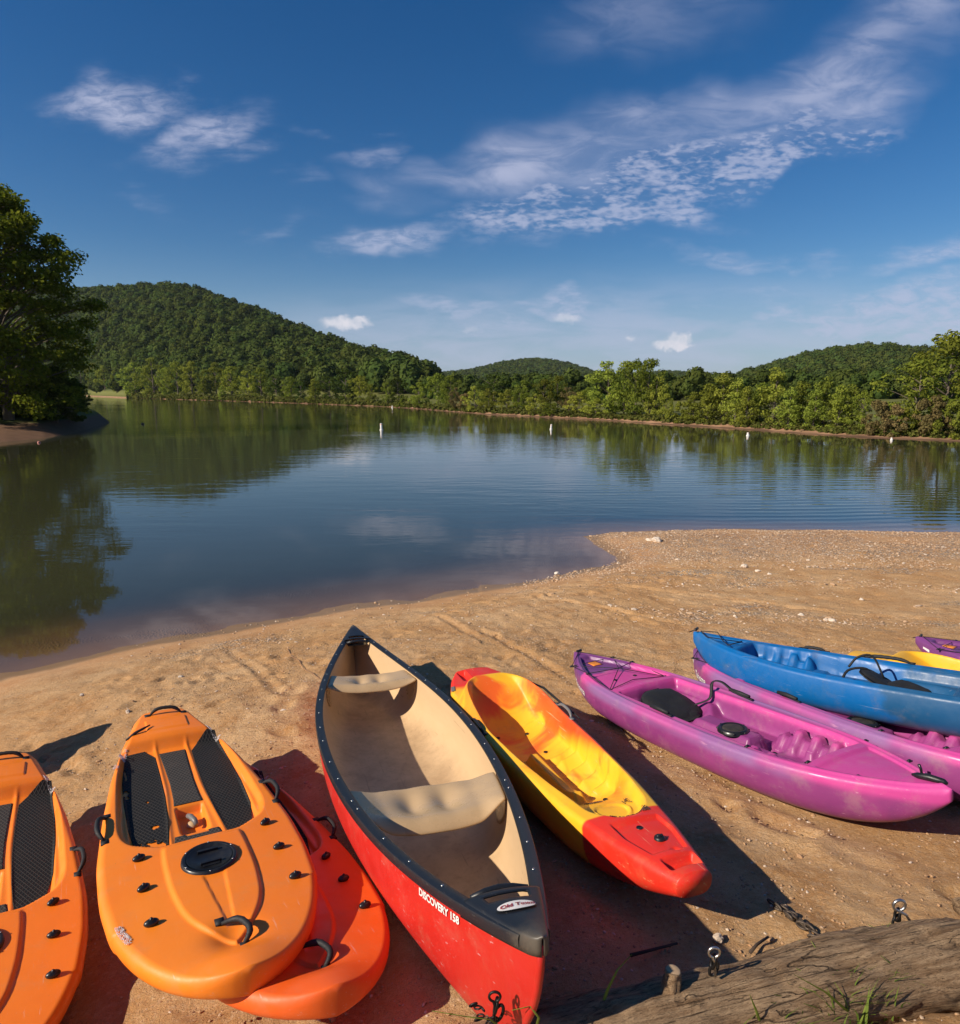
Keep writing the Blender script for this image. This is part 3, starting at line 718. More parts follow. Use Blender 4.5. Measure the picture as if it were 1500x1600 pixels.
# forest on the hills: geometry-node instances of a few leafy crowns
def forest_crown(seed):
    rg = np.random.default_rng(seed); q = rg.normal(size=(150, 3)); q[:, 2] = np.abs(q[:, 2])*1.0-.25; q /= np.linalg.norm(q, axis=1)[:, None]
    lump = 1+.22*np.sin(q[:, 0]*5+seed)*np.cos(q[:, 1]*4+seed*2)
    c = q*lump[:, None]*rg.uniform(.82, 1.05, (150, 1))
    v, f = leaf_quads(c, .42, q, .35, rg)
    bm = bmesh.new(); bmesh.ops.create_icosphere(bm, subdivisions=2, radius=.84)
    for w in bm.verts: w.co *= 1+.16*noise.noise(w.co*2.2+Vector((seed*3.1, 0, 0)))
    vv = np.array([tuple(w.co) for w in bm.verts]); ff = np.array([[x.index for x in p.verts] for p in bm.faces]); bm.free()
    v, f = join([(v, f), (vv, [ff])])
    return mesh_np('forest_crown', v, f, M_leaf['hill'], smooth=False)
fc_objs = [bpy.data.objects.new('forest_crown', forest_crown(s)) for s in (1, 2, 3)]
def forest(name, label, pts, scl, seed=0):
    """pts (n,3), scl (n,): every point carries a crown"""
    me_ = bpy.data.meshes.new(name); me_.vertices.add(len(pts)); me_.vertices.foreach_set('co', np.asarray(pts, np.float32).ravel())
    a = me_.attributes.new('scl', 'FLOAT', 'POINT'); a.data.foreach_set('value', np.asarray(scl, np.float32))
    o = link(name, me_); tag(o, label, 'forest', kind='stuff')
    ng = bpy.data.node_groups.new(name+'_nodes', 'GeometryNodeTree')
    ng.interface.new_socket('Geometry', in_out='INPUT', socket_type='NodeSocketGeometry'); ng.interface.new_socket('Geometry', in_out='OUTPUT', socket_type='NodeSocketGeometry')
    n = ng.nodes; l = ng.links
    gi = n.new('NodeGroupInput'); go = n.new('NodeGroupOutput'); jn = n.new('GeometryNodeJoinGeometry')
    idx = n.new('GeometryNodeInputIndex')
    for k, fo in enumerate(fc_objs):
        md = n.new('FunctionNodeRandomValue'); md.data_type = 'INT'; md.inputs[4].default_value = 0; md.inputs[5].default_value = 2; md.inputs['Seed'].default_value = 5
        cmp_ = n.new('FunctionNodeCompare'); cmp_.data_type = 'INT'; cmp_.operation = 'EQUAL'
        l.new(md.outputs[2], cmp_.inputs[2]); cmp_.inputs[3].default_value = k
        oi = n.new('GeometryNodeObjectInfo'); oi.inputs['Object'].default_value = fo; oi.inputs['As Instance'].default_value = True
        ip = n.new('GeometryNodeInstanceOnPoints'); l.new(gi.outputs[0], ip.inputs['Points']); l.new(cmp_.outputs[0], ip.inputs['Selection']); l.new(oi.outputs['Geometry'], ip.inputs['Instance'])
        rv = n.new('FunctionNodeRandomValue'); rv.data_type = 'FLOAT_VECTOR'; rv.inputs[0].default_value = (-.15, -.15, 0); rv.inputs[1].default_value = (.15, .15, 6.28)
        l.new(rv.outputs[0], ip.inputs['Rotation'])
        na = n.new('GeometryNodeInputNamedAttribute'); na.data_type = 'FLOAT'; na.inputs['Name'].default_value = 'scl'
        l.new(na.outputs[0], ip.inputs['Scale'])
        l.new(ip.outputs[0], jn.inputs[0])
    l.new(jn.outputs[0], go.inputs[0])
    md = o.modifiers.new('scatter', 'NODES'); md.node_group = ng
    return o
def forest_points(b0, b1, Y0f, Y1, step_px, hmin, seed):
    rg = np.random.default_rng(seed); P_ = []; S_ = []
    px = b0
    while px < b1:
        b = bearing(px+rg.uniform(-step_px/2, step_px/2)); Y = float(Y0f(b))
        while Y < Y1:
            r = rg.uniform(2.8, 4.6)*max(.75, min(1.6, Y/520)); bj = b+rg.uniform(-.5, .5)*step_px/FOC
            z = float(far_height(np.array([bj]), np.array([Y]))[0])
            if z > hmin: P_.append((bj*Y, Y, z+r*.9+rg.uniform(0, 2.5))); S_.append(r)
            Y += r*rg.uniform(1.5, 2.6)
        px += step_px
    return np.array(P_), np.array(S_)
def grid_forest(px0, px1, ya, yb, hmin, seed, rmin, rmax, dens=1.):
    rg = np.random.default_rng(seed); out = []
    xs0 = bearing(px0)*yb; xs1 = bearing(px1)*yb; st = (rmin+rmax)*.78/dens
    X_, Y_ = np.meshgrid(np.arange(min(xs0, bearing(px0)*ya), max(xs1, bearing(px1)*ya), st), np.arange(ya, yb, st), indexing='ij')
    X_ = (X_+rg.uniform(-.45, .45, X_.shape)*st).ravel(); Y_ = (Y_+rg.uniform(-.45, .45, Y_.shape)*st).ravel()
    b = X_/Y_; k = (b > bearing(px0)) & (b < bearing(px1)) & (Y_ > Yshore(b)+10)
    X_, Y_, b = X_[k], Y_[k], b[k]; z = far_height(b, Y_); k = z > hmin; X_, Y_, z = X_[k], Y_[k], z[k]
    r = rg.uniform(rmin, rmax, len(X_)); z = z+r*.8+rg.uniform(0, 1, len(X_))**2*4
    return np.stack([X_, Y_, z], 1), r
p, s = grid_forest(-240, 745, 150, 790, 2.2, 1, 2.3, 5.0)
forest('forest_left_hill', 'dense green forest covering the left hill', p, s); NF = [len(p)]
p, s = grid_forest(600, 1280, 900, 1530, 3., 2, 4.4, 6.6)
forest('forest_far_hill', 'dark forest on the distant middle hill', p, s); NF.append(len(p))
p, s = grid_forest(1060, 1700, 330, 680, 3., 3, 2.0, 4.4)
forest('forest_right_hill', 'green forest on the right hill', p, s); NF.append(len(p))
p, s = grid_forest(660, 1750, 130, 330, .6, 4, 1.5, 2.4, .9)
k = p[:, 1] > Yshore(p[:, 0]/p[:, 1])+45; p = p[k]; s = s[k]; p[:, 2] -= 1.0
k = p[:, 2] > 0; forest('forest_valley', 'paler trees filling the valley behind the right shore', p[k], s[k]*.8); NF.append(len(p))
print('forest crowns', NF)

# ------------------------------------------------------------------ boats
def pose(pos, rv=None, mat=None):
    if mat is not None: M = Matrix([list(r) for r in mat]).to_4x4()
    else:
        a = Vector(rv); M = Matrix.Rotation(a.length, 4, a.normalized()) if a.length > 1e-6 else Matrix.Identity(4)
    M.translation = Vector(pos); return M
def stations(n, k=.6):
    s = np.linspace(0, 1, n); return s-np.sin(2*np.pi*s)/(2*np.pi)*k
def shell(name, L, wf, zdeck, zkeel, mat, nt=240, nv=64, nh=14, a=.62, b=.62, tk_=.6, lip=.022):
    """closed moulded hull: detailed deck height field on top, rounded sections below. local +y is the far end (t = 0)"""
    t = stations(nt, tk_); v = np.linspace(-1, 1, nv)
    v = np.sign(v)*(1-(1-np.abs(v))**1.15)
    w = np.maximum(wf(t), .004)
    T, Vv = np.meshgrid(t, v, indexing='ij'); X = Vv*w[:, None]; Y = (.5-T)*L
    Z = zdeck(X, T, Vv)
    edge = np.abs(Vv); dist = (1-edge)*w[:, None]
    q = np.clip(1-dist/lip, 0, 1); Z = Z-lip*(1-np.sqrt(np.clip(1-q*q, 0, 1)))
    ph = np.linspace(np.pi/2, -np.pi/2, nh+2)[1:-1]
    zr = Z[:, -1]; zl = Z[:, 0]; zk = zkeel(t)
    PX = np.sign(np.sin(ph))*np.abs(np.sin(ph))**a; CZ_ = np.abs(np.cos(ph))**b
    HX = PX[None, :]*w[:, None]; zr2 = np.where(PX[None, :] > 0, zr[:, None], zl[:, None])
    HZ = zr2-(zr2-zk[:, None])*CZ_[None, :]
    HY = np.repeat(((.5-t)*L)[:, None], nh, 1)
    V_ = np.concatenate([np.stack([X, Y, Z], -1), np.stack([HX, HY, HZ], -1)], 1)
    m = nv+nh; F = grid_faces(nt, m, True)
    capa = np.arange(m)[None, ::-1]*1; capb = ((nt-1)*m+np.arange(m))[None, :]
    me_ = mesh_np(name, V_.reshape(-1, 3), [F[:, ::-1], capa[:, ::-1], capb[:, ::-1]], mat)
    return me_
def hw(tab):
    ts = [p[0] for p in tab]; ws = [p[1] for p in tab]
    def f(t): # monotone-ish smooth interpolation
        t = np.asarray(t, float); y = np.interp(t, ts, ws)
        return sum(np.interp(t+d_, ts, ws)*k for d_, k in ((-.03, .06), (-.022, .10), (-.015, .13), (-.007, .14), (0, .14), (.007, .14), (.015, .13), (.022, .10), (.03, .06)))
    return f
def band(t, a, b, e=.012): return sm(t, a-e, a+e)*(1-sm(t, b-e, b+e))
def patch(name, rows, zf, L, mat, parent, nx=24, dz=.003, keep=None, nrow=60, label=None):
    """thin sheet lying on a height field: rows = [(t, x_left, x_right)]"""
    tr = np.linspace(rows[0][0], rows[-1][0], nrow)
    xl = np.interp(tr, [r[0] for r in rows], [r[1] for r in rows]); xr = np.interp(tr, [r[0] for r in rows], [r[2] for r in rows])
    u = np.linspace(0, 1, nx); X = xl[:, None]*(1-u)+xr[:, None]*u; T = np.repeat(tr[:, None], nx, 1)
    Z = zf(X, T)+dz; P_ = np.stack([X, (.5-T)*L, Z], -1)
    F = grid_faces(nrow, nx)[:, ::-1]
    if keep is not None:
        cx = X.ravel()[F].mean(1); ct = T.ravel()[F].mean(1); F = F[keep(cx, ct)]
    me_ = mesh_np(name, P_.reshape(-1, 3), F, mat)
    o = link(name, me_, parent); md = o.modifiers.new('thick', 'SOLIDIFY'); md.thickness = .003; md.offset = 0
    return o
def arc_handle(p0, p1, up, r=.011, rise=.05, n=14, feet=True):
    p0 = Vector(p0); p1 = Vector(p1); up = Vector(up); pts = []
    for i in range(n+1):
        k = i/n; q = p0.lerp(p1, k)+up*rise*(1-abs(2*k-1)**3.2); pts.append(q)
    rad = [r*(.55 if i in (0, n) else .8 if i in (1, n-1) else 1.08 if i % 2 else .98) for i in range(n+1)]
    parts = [tube(pts, rad, 10)]
    if feet:
        d_ = (p1-p0).normalized()
        for p, s in ((p0, -1), (p1, 1)):
            c = p+d_*s*.012; parts.append(box(c.x, c.y, c.z+.002, .034, .034, .008))
    return join(parts)
def ellipsoid(rx, ry, rz, c=(0, 0, 0), n1=10, n2=14, flat=0):
    th = np.linspace(0, np.pi, n1); ph = np.linspace(0, 2*np.pi, n2, endpoint=False)
    T, P_ = np.meshgrid(th, ph, indexing='ij')
    z = np.cos(T)*rz
    if flat: z = np.maximum(z, -rz*flat)
    v = np.stack([np.sin(T)*np.cos(P_)*rx, np.sin(T)*np.sin(P_)*ry, z], -1).reshape(-1, 3)+np.array(c)
    return v, [grid_faces(n1, n2, True)]
def lathe(prof, n=28, c=(0, 0, 0)):
    ph = np.linspace(0, 2*np.pi, n, endpoint=False); r = np.array([p[0] for p in prof]); z = np.array([p[1] for p in prof])
    v = np.stack([r[:, None]*np.cos(ph), r[:, None]*np.sin(ph), np.repeat(z[:, None], n, 1)], -1).reshape(-1, 3)+np.array(c)
    return v, [grid_faces(len(prof), n, True)[:, ::-1]]
def text_mesh(body, size, bold=.0, shear=0., spacing=1., fn=None, mat=None, name='lettering', res=3):
    cu = bpy.data.curves.new('txt', 'FONT'); cu.body = body; cu.size = size; cu.offset = bold; cu.shear = shear; cu.space_character = spacing
    cu.resolution_u = res; cu.align_x = 'LEFT'
    ob = bpy.data.objects.new('txt', cu); col.objects.link(ob); bpy.context.view_layer.update()
    me_ = bpy.data.meshes.new_from_object(ob.evaluated_get(bpy.context.evaluated_depsgraph_get()))
    bpy.data.objects.remove(ob); bpy.data.curves.remove(cu)
    me_.name = name; me_.materials.clear(); me_.materials.append(mat)
    if fn:
        for v in me_.vertices: v.co = fn(v.co.x, v.co.y)
    return me_

# ---- orange sit-on board -------------------------------------------------
LB = 2.6
bw = hw([(0,.169),(.06,.206),(.15,.267),(.3,.344),(.45,.397),(.6,.433),(.7,.432),(.8,.403),(.88,.349),(.94,.268),(.98,.152),(1.0,.004)])
def bw_s(t):
    t = np.asarray(t, float); base = bw(t)
    end = .433*np.sqrt(np.clip(1-((t-.66)/.34)**2, 0, 1))       # rounded bow
    far = np.minimum(1, .86+.14*np.sqrt(np.clip(1-np.clip((.03-t)/.03, 0, 1)**2, 0, 1)))
    return np.where(t > .80, np.minimum(base*0+end, .45), base*far)
rec_hw = hw([(.155,.28),(.2,.275),(.3,.305),(.42,.325),(.52,.335),(.565,.31),(.595,.24),(.605,.1)])
chan_hw = hw([(.60,.165),(.66,.175),(.74,.172),(.82,.148),(.87,.10),(.90,.04),(.92,-.03),(1.0,-.06)])
def board_z(X, T, Vv=None):
    ax_ = np.abs(X); z = .20+.085*np.clip((T-.6)/.4, 0, 1)**2+.0*X
    w = bw_s(T)
    z = z+.012*np.clip(1-(ax_/np.maximum(w, .05))**2, 0, 1)
    # stern platform with its raised panel
    z = z+.022*(1-sm(T, .135+.22*ax_*0, .165))*sm(w-ax_, .01, .05)
    z = z+.007*band(T, .055, .118, .004)*sm(.12-ax_, -.004, .006)
    # standing well
    r = rec_hw(T); mk_ = sm(r-ax_, -.012, .022)*sm(T, .150+.05*(.28-ax_)*0, .178)*(1-sm(T, .588, .606))
    z = z-.050*mk_
    # wedge-shaped ledges along the sides of the well
    led = sm(ax_-(.285+.0*T), -.008, .012)*mk_*sm(T, .30, .48); z = z+.022*led
    # strips between the pads
    for x0, s in ((.087, 1), (-.087, -1)):
        xc = x0+s*.035*sm(T, .35, .60); z = z+.007*np.exp(-((X-xc)/.011)**2)*mk_
    # scupper box
    bx = sm(.064-ax_, -.006, .008)*band(T, .455, .548, .006); z = z-.045*bx*mk_
    # forward deck: shoulders and lower middle panel
    c = chan_hw(T); ch = sm(c-ax_, -.010, .008)*sm(T, .606, .622)
    z = z+.013*ch
    vg = np.interp(T, [.72, .88], [.046, .012]); g_ = sm(vg-ax_, -.004, .004)*band(T, .735, .875, .006); z = z-.006*g_
    # scoop round the bow handle, raised lip beyond
    z = z-.034*np.exp(-((X/.075)**2+((T-.90)/.028)**2))
    z = z+.020*sm(T, .925, .965)*np.exp(-(X/.13)**2)
    return z
def board_keel(t): return .015+.195*np.clip((t-.62)/.38, 0, 1)**1.8+.05*np.clip((.08-t)/.08, 0, 1)**2
def worn(cx, ct, spots):
    k = np.ones(len(cx), bool)
    for x0, t0, rx, rt, fuzz in spots:
        d_ = np.hypot((cx-x0)/rx, (ct-t0)/rt)
        nz = np.array([noise.noise(Vector((a*40, b*110, 3))) for a, b in zip(cx, ct)])
        k &= d_ > 1+fuzz*nz
    return k
def make_board():
    e = empty('paddle_board')
    body = link('hull', shell('board_hull', LB, bw_s, board_z, board_keel, M_orange, nt=330, nv=150, nh=18, a=.50, b=.80, tk_=.25, lip=.035), e)
    zf = lambda X, T: board_z(X, T)
    # pads
    wornspots = [(-.205, .575, .065, .022, 1.1), (-.15, .592, .05, .012, 1.), (-.17, .505, .019, .0065, .4), (-.185, .405, .010, .004, .4), (-.275, .35, .012, .02, .9), (-.265, .27, .006, .03, .8)]
    patch('foot_pad', [(.172,-.250,-.145),(.21,-.262,-.10),(.3,-.286,-.098),(.4,-.292,-.099),(.5,-.290,-.112),(.56,-.272,-.128),(.592,-.235,-.136)], zf, LB, M_pad, e, nx=90, nrow=200,
          keep=lambda x, t: worn(x, t, wornspots), label=None)['label'] = 'worn left foot pad with torn holes'
    patch('foot_pad', [(.150,.215,.262),(.172,.150,.268),(.21,.102,.270),(.3,.098,.287),(.4,.099,.291),(.5,.112,.287),(.56,.127,.262),(.592,.140,.215)], zf, LB, M_pad, e, nx=60, nrow=120,
          keep=lambda x, t: worn(x, t, [(.28, .2, .012, .012, .9)]))
    mg = M_pad2
    patch('centre_pad', [(.197,-.074,.070),(.27,-.066,.064),(.35,-.060,.060),(.42,-.064,.064),(.444,-.070,.068)], zf, LB, mg, e, nx=24, nrow=60)
    patch('lower_pad', [(.557,-.100,.100),(.575,-.107,.107),(.599,-.114,.114)], zf, LB, mg, e, nx=30, nrow=14, keep=lambda x, t: ~((t < .563) & (np.abs(x) < .05)))
    # hatch
    zh = float(board_z(np.array([0.]), np.array([.69]))[0])+.004; yh = (.5-.69)*LB
    hr = empty_child('hatch_cover', e, (0, yh, zh))
    link('rim', mesh_np('hatch_rim', *lathe([(.0,.004),(.096,.004),(.099,.010),(.108,.012),(.116,.008),(.118,-.006)], 40), M_black), hr)
    link('lid', mesh_np('hatch_lid', *lathe([(.0,.007),(.088,.007),(.092,.011),(.096,.011)], 40), M_black), hr)
    for sy_ in (1, -1):
        v, f = join([box(0, sy_*.045, .011, .085, .012, .014), box(0, sy_*.056, .008, .07, .020, .004)])
        link('grip', mesh_np('hatch_grip', v, f, M_black, smooth=False), hr)
    sc = mesh_np('screw', *ellipsoid(.0042, .0042, .002, n1=6, n2=8), M_metal)
    for k in range(6):
        a = k*math.pi/3+.4; link('screw', sc, hr, (.109*math.cos(a), .109*math.sin(a), .0125))
    # plug lever in the scupper box
    zb = float(board_z(np.array([0.]), np.array([.5]))[0])
    pl = empty_child('drain_plug', e, (0, 0, zb+.004))
    link('plug', mesh_np('plug', *lathe([(.0,.012),(.022,.012),(.026,.004),(.028,.0)], 20), M_tan), pl)
    v, f = tube([(-.015, .045, .03), (-.005, .02, .036), (.008, -.02, .034), (.014, -.045, .022)], [.012, .014, .014, .012], 10)
    link('lever', mesh_np('lever', v, f, M_greyp), pl)
    # cleats
    cl = mesh_np('cleat', *join([ellipsoid(.028, .017, .015, (0, 0, .008)), ellipsoid(.010, .010, .020, (0, .0, .010))]), M_black)
    for x, t in ((-.268,.625),(-.268,.715),(-.262,.813),(.292,.613),(.298,.703),(.300,.803)):
        o = link('cleat', cl, e, (x, (.5-t)*LB, float(board_z(np.array([x]), np.array([t]))[0])+.002)); o.rotation_euler = (0, 0, random.uniform(-.2, .5))
    # carry handles
    zz = lambda x, t: float(board_z(np.array([x]), np.array([t]))[0])
    link('carry_handle', mesh_np('handle', *arc_handle((-.085, (.5-.022)*LB, zz(-.08, .02)-.004), (.105, (.5-.030)*LB, zz(.1, .03)-.004), (0, .25, 1), .011, .045), M_rubber), e)
    for s in (-1, 1):
        x0 = s*.388
        link('carry_handle', mesh_np('handle', *arc_handle((x0-s*.012, (.5-.455)*LB, zz(x0, .455)-.004), (x0+s*.004, (.5-.535)*LB, zz(x0, .535)-.004), (s*.75, 0, .7), .011, .048), M_rubber), e)
    link('carry_handle', mesh_np('handle', *arc_handle((-.035, (.5-.872)*LB, zz(-.03, .872)+.004), (.018, (.5-.925)*LB, zz(.0, .925)+.0), (.8, -.1, .55), .0115, .060), M_rubber), e)
    # broken strap at the stern
    link('strap_end', mesh_np('strap', *tube([(-.24, (.5-.125)*LB, zz(-.24,.125)+.006), (-.19, (.5-.118)*LB, zz(-.19,.118)+.009), (-.14, (.5-.112)*LB, zz(-.14,.112)+.02), (-.10, (.5-.098)*LB, zz(-.1,.098)+.012)], [.006,.009,.008,.004], 6), M_rubber), e)
    # worn white print on the sides: flat print, broken up by wear
    prt = M_wornprint
    patch('worn_print', [(.16,-.262,-.235),(.20,-.292,-.258),(.26,-.328,-.300)], zf, LB, prt, e, nx=70, nrow=200, dz=.004, keep=lambda x, t: scribble(x, t, 3))
    patch('worn_print', [(.13,.215,.236),(.185,.262,.288)], zf, LB, prt, e, nx=60, nrow=140, dz=.004, keep=lambda x, t: scribble(x, t, 5))
    patch('worn_print', [(.775,-.392,-.368),(.81,-.378,-.350),(.842,-.355,-.325)], zf, LB, prt, e, nx=100, nrow=220, dz=.004, keep=lambda x, t: scribble(x, t, 9))
    return e
def scribble(cx, ct, seed):
    n1 = np.array([noise.noise(Vector((a*130+b*90, b*420, seed))) for a, b in zip(cx, ct)])
    n2 = np.array([noise.noise(Vector((a*12, b*25, seed+20))) for a, b in zip(cx, ct)])
    return (np.abs(n1) < .06) & (n2 > .02)
def empty_child(name, parent, loc):
    o = bpy.data.objects.new(name, None); col.objects.link(o); o.empty_display_size = .05; o.parent = parent; o.location = loc; return o
M_pad2 = M_pad.copy(); M_pad2.name = 'grey_foam'
for n_ in M_pad2.node_tree.nodes:
    if n_.type == 'MIX':
        for i in (6, 7):
            if not n_.inputs[i].is_linked:
                c0 = n_.inputs[i].default_value; n_.inputs[i].default_value = (c0[0]*1.7+.022, c0[1]*1.7+.018, c0[2]*1.7+.014, 1)
M_greyp = m_simple('grey_plastic', (.17, .16, .15), .4, var=.2)
M_wornprint = m_simple('worn_print', (.80, .72, .70), .5, nscale=90, var=.15)
BS = .95
def place(o, pos, rv=None, s=1., mat=None):
    o.matrix_world = pose(pos, rv, mat) @ Matrix.Scale(s, 4); return o
b2 = make_board(); place(b2, (-1.400, 2.895, 1.412), (-.0568, .062, .545), BS)
tag(b2, 'upper bright orange board of the stacked pair, torn left foot pad and round black hatch', 'paddle board', 'orange sit-on boards on the sand')
b1 = copy_tree(b2); place(b1, (-2.315, 2.71, 1.165), (-.03, .10, .545), BS)
tag(b1, 'single orange board at the left edge of the picture, cut off by the frame', 'paddle board', 'orange sit-on boards on the sand')
b3 = copy_tree(b2); place(b3, (-1.112, 2.835, 1.258), (-.1587, .0977, .5392), BS)
_x = 0
M_redorange = plastic('red_orange_plastic', (.86, .125, .014), None, .42, (.44, .22, .12), .18, .25)
for c_o in children(b3):
    if c_o.name.startswith('hull'): c_o.data = c_o.data.copy(); c_o.data.materials[0] = M_redorange
tag(b3, 'redder orange board half hidden beneath the bright one, next to the red canoe', 'paddle board', 'orange sit-on boards on the sand')

for k_, (dx_, dy_, rz_) in enumerate(((0, 0, 2.784), (.04, -.05, 2.83), (-.02, .03, 2.75))):  # unseen stack added to throw a shadow into view from the left
    bk_ = copy_tree(b2); gz_ = float(ground(np.array([-4.4]), np.array([3.9]))[0]); place(bk_, (-4.53+dx_, 3.91+dy_, gz_+.04+.20*k_), (.0, .0, rz_), BS)
    tag(bk_, ('lowest', 'middle', 'topmost')[k_]+' orange board of the unseen stack added for its shadow, just outside the left edge', 'paddle board', 'orange sit-on boards on the sand')

# ---- canoe ---------------------------------------------------------------
CL = 4.73
cM = [[.95640438,-.29198307,-.0060457],[.28918557,.94394525,.15919173],[-.04077212,-.15399107,.98728792]]
def c_w(t): return .445*(1-np.abs(t)**2.05)
def c_s(t): return .355+.175*np.abs(t)**3.2
def canoe_pt(t, ph, off=0., yo=0.):
    """ph 0 = keel, +-1 = gunwale"""
    t = np.asarray(t, float); ph = np.asarray(ph, float); a = np.abs(t)
    w = np.maximum(c_w(t)-off, 0)+.010*(off == 0)+.002; zs = c_s(t); zk = .0+.055*a**9+off
    an = np.abs(ph)*np.pi/2; ex = .50+.55*a**3; ez = .62+.25*a**3
    x = np.sign(ph)*w*np.sin(an)**ex; z = zs-(zs-zk)*np.cos(an)**ez
    h = np.clip(z/.53, 0, 1); y = t*(CL/2-off*1.5)-np.sign(t)*a**12*.34*(1-h)**2.0
    return np.stack([x, y, z], -1)
def canoe_mesh(name, off, mat, flip):
    t = np.sin(np.linspace(-np.pi/2, np.pi/2, 161)); ph = np.sin(np.linspace(-np.pi/2, np.pi/2, 61))*.5+np.linspace(-1, 1, 61)*.5
    T, PH_ = np.meshgrid(t, ph, indexing='ij'); P_ = canoe_pt(T, PH_, off)
    # gentle dents and creases
    F = grid_faces(161, 61); F = F[:, ::-1] if flip else F
    return mesh_np(name, P_.reshape(-1, 3), F, mat)
ca = empty('canoe'); place(ca, (-.518, 3.742, 1.211), mat=cM)
tag(ca, 'long open red canoe with black gunwales and tan interior', 'canoe')
link('hull', canoe_mesh('canoe_hull', 0., M_red, False), ca)
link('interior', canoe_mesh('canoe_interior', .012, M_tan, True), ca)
def sweep(path, prof, closed=True):
    """path (n,3), prof list of (outward, up); outward given per point"""
    pts, outs = path; n = len(pts); m = len(prof)
    V_ = np.array([pts[i]+outs[i]*p[0]+np.array([0, 0, 1])*p[1] for i in range(n) for p in prof])
    return V_, [grid_faces(n, m, True), np.arange(m)[None, :], ((n-1)*m+np.arange(m))[None, ::-1]]
gt = np.linspace(-.975, .975, 90)
gprof = [(.013,-.026),(.016,.002),(.012,.010),(.0,.013),(-.026,.012),(-.034,.006),(-.034,-.004),(-.012,-.006),(-.010,-.024)]
rv_mesh = mesh_np('rivet', *ellipsoid(.0062, .0062, .0035, n1=6, n2=8), M_metal)
for sd in (-1, 1):
    pts = canoe_pt(gt, np.full_like(gt, sd*1.0)); dp = np.gradient(pts, axis=0); outs = np.stack([dp[:, 1], -dp[:, 0], 0*dp[:, 0]], 1)*sd; outs /= np.linalg.norm(outs, axis=1)[:, None]
    v, f = sweep((pts, outs), gprof)
    if sd > 0: f = [q[:, ::-1] for q in f]
    gw = link('gunwale', mesh_np('gunwale', v, [q[:, ::-1] for q in f], M_vinyl, smooth=True), ca)
    md = gw.modifiers.new('e', 'EDGE_SPLIT'); md.split_angle = R(40)
    ts = [-.80,-.70,-.60,-.46,-.42,-.30,-.20,-.06,.04,.16,.28,.38,.47,.53,.63,.73,.83]
    for tq in ts:
        p = canoe_pt(np.array([tq]), np.array([sd*1.]))[0]; o_ = np.array([0., 0, 0]); i = int(np.argmin(np.abs(gt-tq)))
        q = p-outs[i]*.011; link('rivet', rv_mesh, gw, (q[0], q[1], q[2]+.0125))
# end decks
def end_deck(s, parent):
    tt_ = np.linspace(.855, 1.0, 40); n = 24; V_ = []
    for tq in tt_:
        wv = float(c_w(np.array(tq)))+.020*math.sqrt(max(.02, 1-(max(0, tq-.985)/.0155)**2)); zs = float(c_s(np.array(tq)))
        for k in range(n):
            u = -1+2*k/(n-1); x = wv*u
            z = zs+.017+.018*(1-u*u)*(1-(tq-.845)/.155*.5)-.028*max(0, (abs(u)-.86)/.14)**2
            y = s*(tq*CL/2+.012)
            V_.append((x, y, z))
    V_ = np.array(V_); m = n
    # skirt
    top = V_.reshape(len(tt_), n, 3); sk = top.copy()[:, [0, -1]]; sk[:, :, 2] -= .020; sk[:, 0, 0] *= 1.0
    full = np.concatenate([sk[:, :1], top, sk[:, 1:]], 1); F = grid_faces(len(tt_), n+2)
    # slot of the carry handle
    ct = np.repeat(tt_[:-1], n+1); cu = np.tile(np.arange(n+1), len(tt_)-1); cu = (cu-1)/(n-2)*2-1
    slot = (ct > .866) & (ct < .884) & (np.abs(cu) < .62)
    F = F[~slot]
    if s < 0: F = F[:, ::-1]
    o = link('end_deck', mesh_np('end_deck', full.reshape(-1, 3), F, M_vinyl), parent)
    md = o.modifiers.new('thick', 'SOLIDIFY'); md.thickness = .006; md.offset = -1
    # rounded grip bar in front of the slot and the recess below it
    wv = float(c_w(np.array(.852)))*.78; zb = float(c_s(np.array(.85)))+.016
    v, f = tube([(-wv, s*.848*CL/2, zb-.012), (-wv*.5, s*.845*CL/2, zb-.002), (0, s*.844*CL/2, zb+.002), (wv*.5, s*.845*CL/2, zb-.002), (wv, s*.848*CL/2, zb-.012)], .012, 10)
    link('grip', mesh_np('grip', v, f, M_vinyl), o)
    v, f = box(0, s*.868*CL/2, zb-.040, wv*1.75, .10, .004); link('slot_floor', mesh_np('slot_floor', v, f, M_black, smooth=False), o)
    # rounded stem
    hh = np.linspace(0, 1, 14); sp_ = canoe_pt(np.full(14, s*1.0), hh); sp_[:, 0] = 0; sp_[:, 1] -= s*.004
    v, f = tube([tuple(q) for q in sp_], .0135, 8); link('stem', mesh_np('stem', v, f, M_red), parent)
    return o
dn = end_deck(-1, ca); df = end_deck(1, ca)
# maker's oval on the near deck
def deckpt(x, y): # near deck surface
    tq = abs(y)/(CL/2); wv = float(c_w(np.array(min(tq, 1.))))+.02; u = x/wv
    return float(c_s(np.array(tq)))+.017+.018*(1-u*u)*(1-(tq-.845)/.155*.5)
oc = (0.0, -2.165)
def oval(r1, r2, dz, n=32):
    V_ = [(oc[0], oc[1], deckpt(*oc)+dz)]+[(oc[0]+r1*math.cos(a), oc[1]+r2*math.sin(a), deckpt(oc[0]+r1*math.cos(a), oc[1]+r2*math.sin(a))+dz) for a in np.linspace(0, 2*np.pi, n, endpoint=False)]
    return np.array(V_), [np.array([(0, 1+k, 1+(k+1) % n) for k in range(n)])]
bd = link('badge', mesh_np('badge', *oval(.066, .030, .0025), M_black), dn)
link('badge_field', mesh_np('badge_field', *oval(.062, .027, .0032), M_white), bd)
